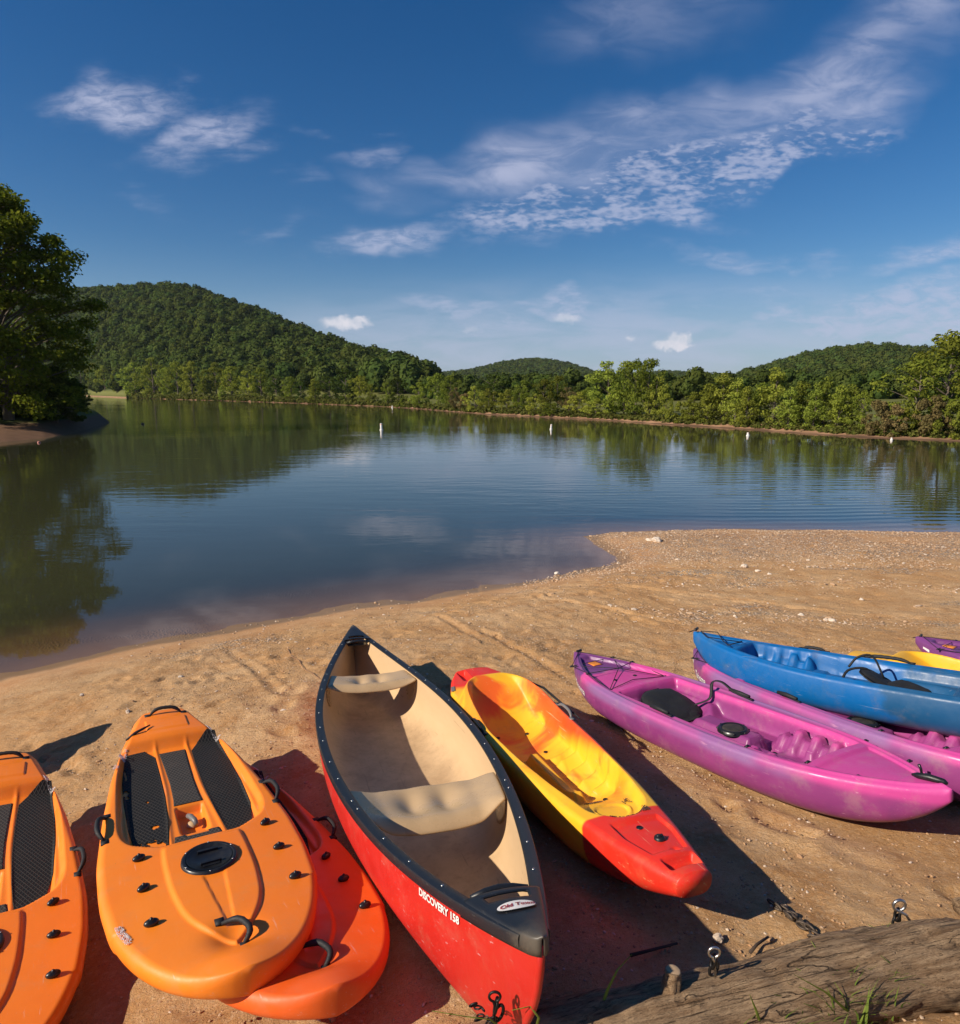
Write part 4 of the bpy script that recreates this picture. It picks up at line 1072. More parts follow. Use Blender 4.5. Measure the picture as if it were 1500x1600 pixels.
tm = text_mesh('Old Town', .027, .0006, .25, 1.0, lambda u, v: Vector((oc[0]-.055+u, oc[1]-.008+v, deckpt(oc[0]-.055+u, oc[1]-.008+v)+.0045)), M_redprint)
link('badge_lettering', tm, bd)
# hull lettering on the side facing the camera
def hull_text(u, v):
    y0 = -1.755; y = y0-u; t = y/(CL/2)
    zs = float(c_s(np.array(t))); zt = zs-.066+v-.02*u
    lo, hi = .3, 1.
    for _ in range(22):
        mid = (lo+hi)/2; z = canoe_pt(np.array([t]), np.array([-mid]))[0][2]
        if z < zt: lo = mid
        else: hi = mid
    p = canoe_pt(np.array([t]), np.array([-lo]))[0]; return Vector((p[0]-.0035, p[1]-.001, p[2]))
link('lettering', text_mesh('DISCOVERY 158', .037, .0012, 0, .98, hull_text, M_white), ca)
# moulded seats
def seat(y0, y1, zc, parent, flip):
    nu, nv = 48, 22; V_ = np.zeros((nu, nv, 3))
    for j in range(nv):
        k = j/(nv-1); y = y0+(y1-y0)*k
        t = y/(CL/2); wv = float(c_w(np.array(t)))-.018; zs = float(c_s(np.array(t)))
        for i in range(nu):
            u = -1+2*i/(nu-1); au = abs(u)
            z = zc-.020*(1-sm(au, .15, .75))*math.sin(math.pi*min(1, k*1.1))
            z += (zs-.030-zc)*float(sm(au, .60, 1.0))
            bowl = math.exp(-((u-.24)/.16)**2-((k-.42)/.30)**2)+math.exp(-((u+.24)/.16)**2-((k-.42)/.30)**2)
            z -= .028*bowl
            lipz = max(0, (k-.80)/.20); z -= .055*lipz**2*(1-au**3)
            yy = y+(y1-y0)*.16*(1-au**2)*(k-.5)
            V_[i, j] = (u*wv, yy, z)
    F = grid_faces(nu, nv)
    if flip: F = F[:, ::-1]
    o = link('seat', mesh_np('seat', V_.reshape(-1, 3), F, M_seat), parent)
    md = o.modifiers.new('thick', 'SOLIDIFY'); md.thickness = .014; md.offset = -1 if not flip else -1
    sb = o.modifiers.new('s', 'SUBSURF'); sb.levels = 1; sb.render_levels = 1
    # side flange down to the hull on either side
    for sd in (-1, 1):
        pts = []
        for j in range(14):
            k = j/13; y = y0+(y1-y0)*(.08+.84*k); t = y/(CL/2)
            for i in range(8):
                q = i/7; top = float(c_s(np.array(t)))-.045; zz_ = top-(top-.16)*q*(math.sin(math.pi*k)**.6)
                lo, hi = .0, 1.
                for _ in range(14):
                    mid = (lo+hi)/2
                    if canoe_pt(np.array([t]), np.array([mid]), .012)[0][2] < zz_: lo = mid
                    else: hi = mid
                x = canoe_pt(np.array([t]), np.array([lo]), .012)[0][0]
                pts.append((sd*(x-.006), y, zz_))
        fo = link('seat_flange', mesh_np('flange', np.array(pts), grid_faces(14, 8), M_seat), o); fm_ = fo.modifiers.new('thick', 'SOLIDIFY'); fm_.thickness = .006; fm_.offset = 0
    for x in (-.09, .09):
        link('bolt', rv_mesh, o, (x, (y0+y1)/2-.02*(1 if flip else -1), zc-.028))
    return o
seat(-.80, -1.12, .300, ca, True)
seat(1.30, 1.04, .335, ca, True)

# ---- sit-on-top kayaks ---------------------------------------------------
def p_zones(t, c, co):
    y = t.sep(co)[1]; n = t.math('MULTIPLY', t.math('SUBTRACT', t.noise(co, 3.2, 4, .55), .5), .9); z = t.sep(co)[2]; x = t.sep(co)[0]
    yn = t.math('ADD', y, n)
    purple = (.17, .045, .18); pink = (.56, .062, .27)
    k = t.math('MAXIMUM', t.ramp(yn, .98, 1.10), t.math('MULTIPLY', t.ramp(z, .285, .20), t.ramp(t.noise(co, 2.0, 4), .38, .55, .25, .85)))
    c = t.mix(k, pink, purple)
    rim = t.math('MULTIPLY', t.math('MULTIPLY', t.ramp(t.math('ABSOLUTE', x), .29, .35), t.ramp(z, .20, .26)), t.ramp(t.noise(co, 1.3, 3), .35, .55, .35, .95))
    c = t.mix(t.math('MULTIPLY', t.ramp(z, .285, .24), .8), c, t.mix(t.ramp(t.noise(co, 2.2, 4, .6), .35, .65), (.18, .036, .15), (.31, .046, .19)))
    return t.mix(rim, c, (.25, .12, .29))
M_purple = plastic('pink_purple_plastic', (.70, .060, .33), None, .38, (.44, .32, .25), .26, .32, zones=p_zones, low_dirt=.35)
def b_zones(t, c, co):
    y, z = t.sep(co)[1], t.sep(co)[2]; n = t.math('MULTIPLY', t.math('SUBTRACT', t.noise(co, 2.6, 4, .55), .5), 1.3)
    k = t.ramp(t.math('ADD', y, n), .10, -.05); c = t.mix(t.math('MULTIPLY', k, .8), (.002, .115, .35), (.014, .075, .16))
    s = t.math('MULTIPLY', t.ramp(t.noise(co, 5, 5, .6), .5, .72), .35)
    return t.mix(s, c, (.06, .13, .21))
M_blue = plastic('blue_plastic', (.002, .115, .35), None, .45, (.20, .17, .15), .34, .28, zones=b_zones, low_dirt=.75)
def y_zones(t, c, co):
    x, y, z = t.sep(co); n = t.math('MULTIPLY', t.math('SUBTRACT', t.noise(co, 4.0, 4, .55, .5), .5), .5)
    yel = (.90, .47, .022); org = (.85, .14, .016); red = (.76, .030, .014)
    sw = t.ramp(t.noise(co, 2.0, 4, .55, .9), .50, .62)
    near = t.ramp(t.math('ADD', y, n), -.70, -.35); far = t.ramp(y, .45, .8)
    c = t.mix(t.math('MULTIPLY', t.math('MULTIPLY', sw, near), t.ramp(x, -.28, -.05, .5, 1)), yel, org)
    c = t.mix(t.math('MULTIPLY', t.ramp(x, .235, .262), t.ramp(z, .36, .33, .35, 1)), c, t.mix(t.noise(co, 3, 3), red, org))
    ends = t.math('MAXIMUM', t.ramp(t.math('ADD', y, t.math('MULTIPLY', n, .05)), -.855, -.872), t.math('MULTIPLY', t.ramp(t.math('ADD', y, t.math('MULTIPLY', n, .4)), 1.00, 1.10), t.ramp(z, .345, .325)))
    return t.mix(ends, c, red)
M_yellow = plastic('yellow_red_plastic', (.90, .47, .022), None, .42, (.30, .20, .08), .30, .25, zones=y_zones, low_dirt=.5)
M_plainyellow = plastic('yellow_plastic', (.90, .47, .022), None, .42, (.40, .28, .12), .2, .25)

def well(X, T, L, t0, t1, x0, x1, depth, e=.02, xc=0.):
    return depth*sm(X-x0, -e, e)*(1-sm(X-x1, -e, e))*sm((T-t0)*L, -e, e)*(1-sm((T-t1)*L, -e, e))
def pk_w(L, bwid, p):
    def f(t): a = np.abs(2*np.asarray(t)-1); return bwid/2*(1-a**p)*(1-.12*a**2)+.012
    return f
def tour_deck(L, wf, zs, feet=(.63, .79), seat_t=(.315, .475), hump=(.50, .62), tank=(.05, .28)):
    def f(X, T, Vv=None):
        ax_ = np.abs(X); w = wf(T); z = zs(T)+.018*(1-(ax_/np.maximum(w, .03))**2)
        # raised rail along the rim
        z = z+.011*np.exp(-((w-ax_-.042)/.014)**2)
        # dished tank well at the far end and dished deck at the other
        iw = np.maximum(w-.075, 0); z = z-.030*sm(iw-ax_, -.003, .009)*band(T, tank[0], tank[1], .004)
        z = z-.014*sm(iw-ax_, -.002, .007)*band(T, max(feet)+.03, .93, .003)
        lo = min(seat_t[0], feet[0]); hi = max(seat_t[1], feet[1])
        cw = np.minimum(w-.085, .285); body = sm(cw-ax_, -.006, .022)*band(T, lo-.005, hi+.005, .006)
        z = z-.085*body
        # seat pan with thigh flare
        sc = (seat_t[0]+seat_t[1])/2; sl = (seat_t[1]-seat_t[0])/2
        q = (X/.23)**2+((T-sc)/(sl*1.05))**2; z = z-.075*sm(1.25-q, 0, .7)
        # leg channels on either side of the middle hump
        leg = band(T, min(seat_t[1], feet[1])-.02, max(feet[0], seat_t[0])+.02, .015) if feet[0] > seat_t[1] else band(T, feet[1]-.02, seat_t[0]+.02, .015)
        z = z-.070*leg*body*sm(ax_, .055, .10)
        # heel wells with stepped foot braces on the side walls
        a, b = feet; fb = band(T, a, b, .004)
        z = z-.085*fb*sm(.165-ax_, -.04, .05)*body
        k = (T-a)/(b-a)*4; saw = (k-np.floor(k)); step = sm(saw, .0, .10)*(1-sm(saw, .42, .62))
        z = z+.050*fb*step*sm(ax_, .095, .125)*sm(.262-ax_, -.004, .014)*body
        z = z+.030*fb*sm(.03-ax_, -.012, .010)*body*0.6
        return z
    return f
def keel(z0, k=.20, p=10, z1=None):
    def f(t):
        a = np.abs(2*np.asarray(t)-1); return z0+k*a**p+.025*a**2
    return f
# purple
LP = 3.06; p_w = pk_w(LP, .78, 3.6); p_s = lambda t: .292+.045*np.abs(2*np.asarray(t)-1)**2.6
p_deck = tour_deck(LP, p_w, p_s)
p_keel = keel(.0, .265, 7)
def zat(f, x, t): return float(f(np.array([x]), np.array([t]))[0])
def side_pt(wf, zs, zk, L, a, b, t, frac, sd, lip=.022):
    """point on the outside of a kayak's hull, frac 0 = rim, 1 = keel"""
    w = float(wf(np.array(t))); zr = float(zs(np.array(t)))-lip; z0 = float(zk(np.array(t)))
    c = frac**(1/b) if frac > 0 else 0; s_n = math.sqrt(max(0, 1-min(1, c)**2))
    return np.array([sd*w*s_n**a, (.5-t)*L, zr-(zr-z0)*frac])
def bungee(pts, r=.0032):
    return tube(pts, r, 5)
def toggle(parent, p, ax_=(1, 0, 0), L_=.11):
    a = Vector(ax_).normalized(); p = Vector(p)
    v, f = join([tube([p-a*L_/2, p-a*L_*.4, p+a*L_*.4, p+a*L_/2], [.006, .012, .012, .006], 10), tube([p, p+Vector((0, .04, -.02)), p+Vector((0, .07, -.035))], [.005, .005, .004], 6)])
    return link('carry_toggle', mesh_np('toggle', v, f, M_black), parent)
def make_purple():
    e = empty('kayak')
    link('hull', shell('kayak_hull', LP, p_w, p_deck, p_keel, M_purple, nt=300, nv=90, nh=16, a=.60, b=.62, tk_=.3), e)
    L = LP; Yt = lambda t: (.5-t)*L
    zz = lambda x, t, d=0.: zat(p_deck, x, t)+d
    # bungee web over the tank well
    A = [(-.22,.085),(.22,.085),(-.28,.27),(.28,.27),(-.25,.17),(.26,.15)]
    P_ = [Vector((x, Yt(t), zz(x, t, .012))) for x, t in A]; mid = Vector((.05, Yt(.175), .325)); tip = Vector((0, Yt(.02), zz(0, .02, .012)))
    parts = [bungee([P_[0], mid, P_[3]]), bungee([P_[1], mid, P_[2]]), bungee([P_[0], P_[1]]), bungee([P_[2], (P_[2]+P_[3])/2+Vector((0, .06, .012)), P_[3]]), bungee([P_[4], mid, P_[5]]), bungee([tip, P_[0], P_[4], P_[2]]), bungee([tip, P_[1], P_[5], P_[3]])]
    v, f = join(parts); link('bungee_cord', mesh_np('bungee', v, f, M_rubber), e)
    pe = mesh_np('pad_eye', *join([ellipsoid(.014, .009, .008), box(0, 0, -.003, .036, .018, .006)]), M_black)
    for q in P_: link('pad_eye', pe, e, tuple(q))
    for x, t in ((.30,.80),(.22,.895),(-.22,.80),(-.30,.69),(-.16,.88)): link('pad_eye', pe, e, (x, Yt(t), zz(x, t, .004)))
    sc_h = mesh_np('scupper', *lathe([(0,.0015),(.012,.0015),(.014,.004),(.016,.0)], 14), M_black)
    for x, t in ((-.12,.47),(.12,.47),(-.05,.66),(.05,.66),(-.10,.22),(.10,.22)): link('scupper_hole', sc_h, e, (x, Yt(t), zz(x, t, .001)))
    # orange sticker in the tank well
    patch('sticker', [(.075,-.035,.05),(.105,-.04,.055)], p_deck, L, M_orangeprint, e, nx=6, nrow=6, dz=.004)
    # folded seat back and base
    ys_ = Yt(.40)
    st = empty_child('seat', e, (-.01, ys_, zz(0, .40)))
    def cushion(sx, sy, h, seed, rim=.010):
        rg = np.random.default_rng(seed); nx, ny = 26, 22; u = np.linspace(-1, 1, nx); v_ = np.linspace(-1, 1, ny); U_, V2 = np.meshgrid(u, v_, indexing='ij')
        ww = (1-.16*(V2 > 0)*V2**2)*(1-.25*np.abs(V2)**5); X = U_*sx*ww; Y = V2*sy*(1-.20*np.abs(U_)**3)
        Zt = h*(1-np.maximum(np.abs(U_), np.abs(V2))**5)*(1+.12*np.sin(U_*5+seed)*np.cos(V2*4))+.006*np_noise(U_*3+9, V2*3+9, 2.1, seed)
        top = np.stack([X, Y, Zt+rim], -1); bot = np.stack([X, Y, 0*Zt-.004], -1)
        a = top.reshape(-1, 3); b = bot.reshape(-1, 3); F = grid_faces(nx, ny); n = len(a)
        ring = [i*ny for i in range(nx)]+[(nx-1)*ny+j for j in range(1, ny)]+[i*ny+ny-1 for i in range(nx-2, -1, -1)]+[j for j in range(ny-2, 0, -1)]
        S = np.array([(ring[i], ring[(i+1) % len(ring)], ring[(i+1) % len(ring)]+n, ring[i]+n) for i in range(len(ring))])
        return np.vstack([a, b]), [np.vstack([F[:, ::-1]*1, F+n, S])]
    v, f = cushion(.17, .15, .035, 2); o = link('seat_base', mesh_np('seat_base', v, f, M_fabric), st)
    v, f = cushion(.22, .20, .034, 5); bk = link('seat_back', mesh_np('seat_back', v, f, M_fabric), st, (0, .045, .055)); bk.rotation_euler = (.34, .05, .1)
    v, f = box(0, .16, .02, .12, .05, .012); link('seat_pocket', mesh_np('pocket', v, f, M_fabric), bk)
    # webbing straps to the gunwales
    def strap(pts, w=.012, th=.003):
        pts = [Vector(p) for p in pts]; V_ = []
        for i, p in enumerate(pts):
            d_ = (pts[min(i+1, len(pts)-1)]-pts[max(i-1, 0)]).normalized(); s = d_.cross(Vector((0, 0, 1))); s = s.normalized() if s.length > .1 else Vector((1, 0, 0)); u = s.cross(d_).normalized()
            for a, b in ((1, 1), (-1, 1), (-1, -1), (1, -1)): V_.append(tuple(p+s*w*a+u*th*b))
        return np.array(V_), [grid_faces(len(pts), 4, True), np.array([[3, 2, 1, 0]]), np.array([[0, 1, 2, 3]])+(len(pts)-1)*4]
    v, f = strap(curve_pts([(.16, ys_-.02, .20), (.24, ys_-.10, .26), (.29, ys_-.08, .36), (.32, ys_-.14, .375), (.33, ys_-.24, .33), (.335, ys_-.32, .318), (.335, ys_-.40, .312)]))
    link('strap', mesh_np('strap', v, f, M_rubber), e)
    v, f = strap(curve_pts([(-.18, ys_-.04, .20), (-.25, ys_-.08, .25), (-.29, ys_-.12, .30), (-.32, ys_-.20, .312), (-.325, ys_-.30, .309)]))
    link('strap', mesh_np('strap', v, f, M_rubber), e)
    v, f = tube([(.335, ys_-.20, .334), (.337, ys_-.28, .330), (.337, ys_-.37, .326)], [.013, .016, .012], 8); link('side_handle', mesh_np('side_handle', v, f, M_rubber), e)
    v, f = tube([(-.325, ys_-.10, .322), (-.327, ys_-.18, .326), (-.327, ys_-.27, .322)], [.013, .016, .012], 8); link('side_handle', mesh_np('side_handle', v, f, M_rubber), e)
    # hatch cap on the middle hump
    zh = zz(0, .575, .004); h = empty_child('hatch_cover', e, (-.02, Yt(.575), zh))
    link('rim', mesh_np('hatch_rim', *lathe([(0,.006),(.072,.006),(.078,.014),(.086,.014),(.096,.006),(.099,-.014)], 32), M_black), h)
    link('lid', mesh_np('hatch_lid', *lathe([(0,.016),(.05,.015),(.064,.012),(.070,.006)], 32), M_dustyblack), h)
    tg = mesh_np('tab', *box(0, 0, 0, .018, .012, .008), M_black)
    for k in range(8):
        a = k*math.pi/4; o = link('tab', tg, h, (.094*math.cos(a), .094*math.sin(a), .004)); o.rotation_euler = (0, 0, a)
    # carry toggles at both ends
    toggle(e, (0.02, Yt(.012), zz(0, .02, .012)), (1, .2, 0), .07)
    v, f = tube([(-.005, Yt(.94), zz(0, .94, .014)), (0, Yt(.948), zz(0, .94, .017)), (.012, Yt(.965), zz(0, .965, .018)), (.022, Yt(.985), zz(0, .98, .012)), (.025, Yt(.99), zz(0, .98, .008))], [.006, .015, .018, .015, .006], 10); link('carry_toggle', mesh_np('toggle', v, f, M_black), e)
    v, f = tube([(.03, Yt(.95), zz(0, .95, .01)), (.035, Yt(.947), zz(0, .95, .04)), (.03, Yt(.945), zz(0, .95, .06))], [.006, .007, .008], 6); link('rudder_pin', mesh_np('pin', v, f, M_black), e)
    return e
def side_text(body, size, t0, drop, wf, zs, zk, L, a, b, mat=None, sd=-1, shear=.2, spacing=1.0, bold=.0008):
    def fn(u, v):
        t = t0+u/L; zr = float(zs(np.array(t)))-.022; z0 = float(zk(np.array(t)))
        frac = max(0.001, min(.99, (drop-v)/(zr-z0))); p = side_pt(wf, zs, zk, L, a, b, t, frac, sd)
        return Vector((p[0]+sd*.003, p[1], p[2]))
    return text_mesh(body, size, bold, shear, spacing, fn, mat or M_white)
M_fabric = m_simple('black_seat_fabric', (.012, .012, .012), .75, nscale=90, var=.6, bumpd=.002)
M_dustyblack = m_simple('dusty_black_rubber', (.035, .028, .020), .7, nscale=25, var=.8, bumpd=.001)
pu = make_purple()
link('lettering', side_text('Tahoma', .082, .085, .125, p_w, p_s, p_keel, LP, .60, .62), pu)
link('number_sticker', side_text('[\u00a6]', .05, .018, .070, p_w, p_s, p_keel, LP, .60, .62), pu) if False else None
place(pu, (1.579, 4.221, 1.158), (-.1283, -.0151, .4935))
tag(pu, 'pink and purple kayak nearest the yellow one, whole deck with seat and hatch in view', 'kayak', 'pink and purple kayaks')
pu2 = copy_tree(pu); place(pu2, (2.48, 4.30, 1.155), (-.170, .10, .352))
tag(pu2, 'pink and purple kayak lying under the blue one', 'kayak', 'pink and purple kayaks')
pu3 = copy_tree(pu); place(pu3, (5.10, 4.80, g1(5.10, 4.80)+.012), (-.125, .01, .6435))
for c_o in children(pu3):
    if c_o.name.startswith('lettering'): c_o.data = side_text('Tah o a', .082, .085, .125, p_w, p_s, p_keel, LP, .60, .62)
tag(pu3, 'purple kayak bow at the right edge, farther off than the blue kayak', 'kayak', 'pink and purple kayaks')
# small number plates on the bows
for kk in (pu, pu2, pu3):
    q = [side_pt(p_w, p_s, p_keel, LP, .60, .62, t, fr, -1)+np.array([-.003, 0, 0]) for t, fr in ((.030,.16),(.052,.16),(.052,.32),(.030,.32))]
    link('number_plate', mesh_np('number_plate', np.array(q), np.array([[0, 1, 2, 3]]), M_white), kk)
# blue
LU = 3.3; u_w = pk_w(LU, .74, 3.2); u_s = lambda t: .292+.100*np.abs(2*np.asarray(t)-1)**2.6
u_deck = tour_deck(LU, u_w, u_s, feet=(.145, .29), seat_t=(.42, .56), tank=(.025, .12)); u_keel = keel(.0, .29, 8)
bl = empty('kayak'); place(bl, (2.99, 4.19, 1.385), (-.157, .03, .772))
tag(bl, 'scuffed blue kayak resting on top of a purple one', 'kayak')
link('hull', shell('kayak_hull', LU, u_w, u_deck, u_keel, M_blue, nt=300, nv=90, nh=16, a=.60, b=.62, tk_=.3), bl)
def ud(x, t, d_=0.): return Vector((x, (.5-t)*LU, zat(u_deck, x, t)+d_))
v, f = join([bungee([ud(0, .02, .012), ud(-.10, .05, .03), ud(.0, .08, .03), ud(.12, .11, .012)], .004), bungee([ud(0, .02, .012), ud(.10, .05, .035), ud(-.02, .08, .03), ud(-.16, .115, .012)], .004), bungee([ud(.12, .11, .012), ud(-.02, .13, .03), ud(-.16, .115, .012)], .004)])
link('bungee_cord', mesh_np('bungee', v, f, M_rubber), bl)
toggle(bl, ud(0, .008, .02), (1, .3, 0), .09)
v, f = arc_handle(ud(.32, .235, .004), ud(.335, .285, .004), (.1, 0, 1), .012, .018); link('side_handle', mesh_np('side_handle', v, f, M_rubber), bl)
v, f = arc_handle(ud(.345, .37, .004), ud(.345, .46, .004), (.1, 0, 1), .013, .022); link('side_handle', mesh_np('side_handle', v, f, M_rubber), bl)
v, f = tube(curve_pts([ud(-.24, .29, .02), ud(-.25, .33, .04), ud(-.18, .36, .05), ud(-.06, .37, .08), ud(.02, .40, .09), ud(.10, .41, .06)]), .009, 8); link('strap', mesh_np('strap', v, f, M_rubber), bl)
v, f = tube(curve_pts([ud(-.04, .37, .10), ud(.0, .385, .17), ud(.05, .41, .18), ud(.06, .43, .10)]), .008, 6); link('strap', mesh_np('strap', v, f, M_rubber), bl)
for q, rot_, sc_ in (((.02, .43, .07), (.5, .1, .2), .8), ((-.05, .48, .07), (.2, -.1, -.3), .65)):
    base = [c for c in bpy.data.objects if c.name.startswith('seat_back')][0]
    o = base.copy(); col.objects.link(o); o.parent = bl; o.location = ud(*q); o.rotation_euler = rot_; o.scale = (sc_,)*3
# yellow and red
LY = 2.8
y_w0 = hw([(0,.135),(.03,.20),(.125,.285),(.25,.316),(.375,.323),(.5,.308),(.625,.277),(.75,.238),(.875,.175),(.96,.115),(.985,.10),(1.0,.07)])
def y_w(t): return y_w0(t)
y_s = lambda t: .285+.035*np.abs(2*np.asarray(t)-1)**2
ck = hw([(.115,.0),(.13,.13),(.16,.19),(.21,.230),(.28,.252),(.4,.262),(.55,.240),(.7,.195),(.80,.145),(.83,.02)])
def y_deck(X, T, Vv=None):
    Xc = X-.01; ax_ = np.abs(Xc); w = y_w(T); z = y_s(T)+.015*(1-(ax_/np.maximum(w, .03))**2)-.010
    c = ck(T); ins = sm(c-ax_, -.012, .035)*sm(T, .120, .155)*(1-sm(T, .80, .83))
    # tall rounded coaming behind the seat
    ring = np.exp(-((ax_-c)/.040)**2); back = (1-sm(T, .18, .42))*sm(T, .098, .132)
    z = z+.078*back*np.clip(ring+sm(c+.01-ax_, 0, .03), 0, 1)+.012*ring*(1-sm(T, .7, .8))*sm(T, .1, .3)
    depth = .215*sm(T, .12, .28)*(1-.72*sm(T, .60, .76))+.06*sm(T, .12, .28)*back
    shp = ins*(1-.38*(ax_/np.maximum(c, .02))**2.2)
    z = z-depth*shp
    # centre ridge and foot steps
    rd = np.exp(-(np.maximum(np.abs(Xc+.02)-.018, 0)/.020)**2)*band(T, .43, .66, .012); z = z+.070*rd*ins
    st = (T-.42)/.20*4; saw = st-np.floor(st); step = sm(saw, 0, .12)*(1-saw)*band(T, .44, .64, .01)
    z = z+.045*step*sm(ax_, .07, .12)*ins
    z = z-.008*sm(.082-np.hypot(Xc, (T-.768)*LY), -.004, .006)*(1)
    z = z+.010*np.exp(-((np.hypot(Xc, (T-.768)*LY)-.088)/.008)**2)*sm(T, .755, .775)
    # red foredeck: dished panel, slot and drain
    z = z-.014*sm(np.minimum(w-.05, .12)-ax_, -.006, .008)*band(T, .84, .935, .006)
    z = z-.035*sm(.070-ax_, -.010, .010)*band(T, .955, .978, .004)
    z = z-.020*np.exp(-((Xc-.035)**2+((T-.935)*LY)**2)/.014**2)
    # stern slot
    z = z-.035*sm(.030-np.abs(X+.105), -.008, .008)*band(T, .012, .075, .008)
    return z
y_keel = lambda t: .0+.055*np.abs(2*np.asarray(t)-1)**3+.17*np.clip((np.asarray(t)-.74)/.26, 0, 1)**1.7+.10*np.clip((.05-np.asarray(t))/.05, 0, 1)**2
def make_yellow(mat):
    e = empty('kayak')
    link('hull', shell('kayak_hull', LY, y_w, y_deck, y_keel, mat, nt=300, nv=110, nh=18, a=.62, b=.75, tk_=.25, lip=.030), e)
    Yt = lambda t: (.5-t)*LY; zz = lambda x, t, d=0.: zat(y_deck, x, t)+d
    for s in (-1, 1):
        x = s*.292; v, f = arc_handle((x, Yt(.335), zz(x, .335, .0)), (x+s*.004, Yt(.405), zz(x, .405, .0)), (s*.45, 0, .9), .010, .030); link('side_handle', mesh_np('side_handle', v, f, M_greyp if s > 0 else M_black), e)
    v, f = join([lathe([(0,.010),(.018,.010),(.024,.004),(.025,-.004)], 16, (.03, Yt(.90), zz(.03, .90, .004))), box(.03, Yt(.90), zz(.03, .9, .014), .028, .010, .012)])
    link('drain_plug', mesh_np('drain_plug', v, f, M_black), e)
    sc_h = mesh_np('scupper', *lathe([(0,.0015),(.011,.0015),(.013,.004),(.015,.0)], 14), M_black)
    for x, t in ((-.10,.30),(.11,.30),(-.12,.40),(.12,.40),(-.09,.70),(.08,.70),(.0,.86)): link('scupper_hole', sc_h, e, (x, Yt(t), zz(x, t, .001)))
    v, f = tube([(.33-.02, Yt(.14), zz(.30, .14, .01)), (.335, Yt(.22), .318), (.338, Yt(.30), .305), (.335, Yt(.42), .298)], [.004, .008, .008, .004], 6)
    link('strap', mesh_np('strap', v, f, M_rubber), e)
    return e
ye = make_yellow(M_yellow); place(ye, (.396, 3.582, 1.279), (-.1103, -.0062, .3259))
def scr2(seed, th=.07):
    def k(cx, ct):
        n1 = np.array([noise.noise(Vector((a*90, b*LY*60+a*30, seed))) for a, b in zip(cx, ct)]); n2 = np.array([noise.noise(Vector((a*14, b*30, seed+9))) for a, b in zip(cx, ct)])
        return (np.abs(n1) < th) & (n2 > -.1)
    return k
M_darkprint = m_simple('worn_dark_print', (.10, .05, .03), .6, var=.3)
patch('worn_print', [(.805,-.095,.125),(.822,-.10,.13)], y_deck, LY, M_darkprint, ye, nx=150, nrow=26, dz=.003, keep=scr2(4, .10))
patch('worn_print', [(.690,-.03,.045),(.712,-.03,.045)], y_deck, LY, M_darkprint, ye, nx=60, nrow=26, dz=.003, keep=scr2(7, .16))
patch('worn_print', [(.735,.095,.135),(.795,.095,.135)], y_deck, LY, M_darkprint, ye, nx=30, nrow=50, dz=.003, keep=scr2(12, .06))
patch('sticker', [(.105,-.262,-.235),(.135,-.285,-.255)], y_deck, LY, M_greyp, ye, nx=8, nrow=10, dz=.003)
tag(ye, 'yellow kayak with red ends and orange swirls beside the canoe', 'kayak', 'yellow kayaks')
y2 = make_yellow(M_plainyellow); P_ = onz(1418, 1042, 1.33); yc = (P_[0]+.64*.98, P_[1]-.77*.98); place(y2, (yc[0], yc[1], g1(*yc)+.01), (-.12, .0, .70)); print('y2', yc)
tag(y2, 'plain yellow kayak of which only the rounded top shows behind the blue kayak', 'kayak', 'yellow kayaks')

# ------------------------------------------------------------------ left bank with the big tree
def left_bank():
    npx = [-1700,-900,-400,-100,0,60,110,150,166]; npy = [790,738,712,695,690,685,676,665,660.5]
    fpy = [640,640,640,640,640,641,645,655,659.5]
    px = np.linspace(-1700, 166, 220); px = np.concatenate([px[px < -100], np.linspace(-100, 166, 90)])
    ny = np.interp(px, npx, npy); fy = np.interp(px, npx, fpy); q = np.linspace(0, 1, 50)
    V_ = []
    for a, n_, f_ in zip(px, ny, fy):
        b = bearing(a); y0 = onz(a, n_)[1]; y1 = onz(a, f_)[1]
        hmax = min(1.5, .10*(y1-y0))
        for k in q:
            Y = y0-.6+(y1-y0+1.2)*k; d_ = min(Y-y0, y1-Y)
            z = -.12+min(hmax, max(-.1, d_*.13)+.12)+.09*noise.noise(Vector((b*Y*.4, Y*.4, 0)))*min(1, max(0, d_))
            V_.append((b*Y, Y, z))
    return mesh_np('left_bank', np.array(V_), grid_faces(len(px), 50)[:, ::-1], bank_material())
def bank_material():
    m, t, out = material('bank_soil'); geo = t.node('ShaderNodeNewGeometry'); co = geo.outputs['Position']; z = t.sep(co)[2]
    zz_ = t.math('ADD', z, t.math('MULTIPLY', t.math('SUBTRACT', t.noise(co, .8, 4), .5), .5))
    c = t.mix(t.noise(co, 1.5, 5), (.11, .062, .038), (.19, .11, .065))
    c = t.mix(t.ramp(zz_, .75, 1.1), c, t.mix(t.noise(co, 2, 4), (.05, .075, .018), (.10, .11, .03)))
    principled(t, out, c, .95, t.bump(t.noise(co, 6, 5, .7), .7, .08), spec=.1); return m
tag(link('left_bank', left_bank()), kind='structure')
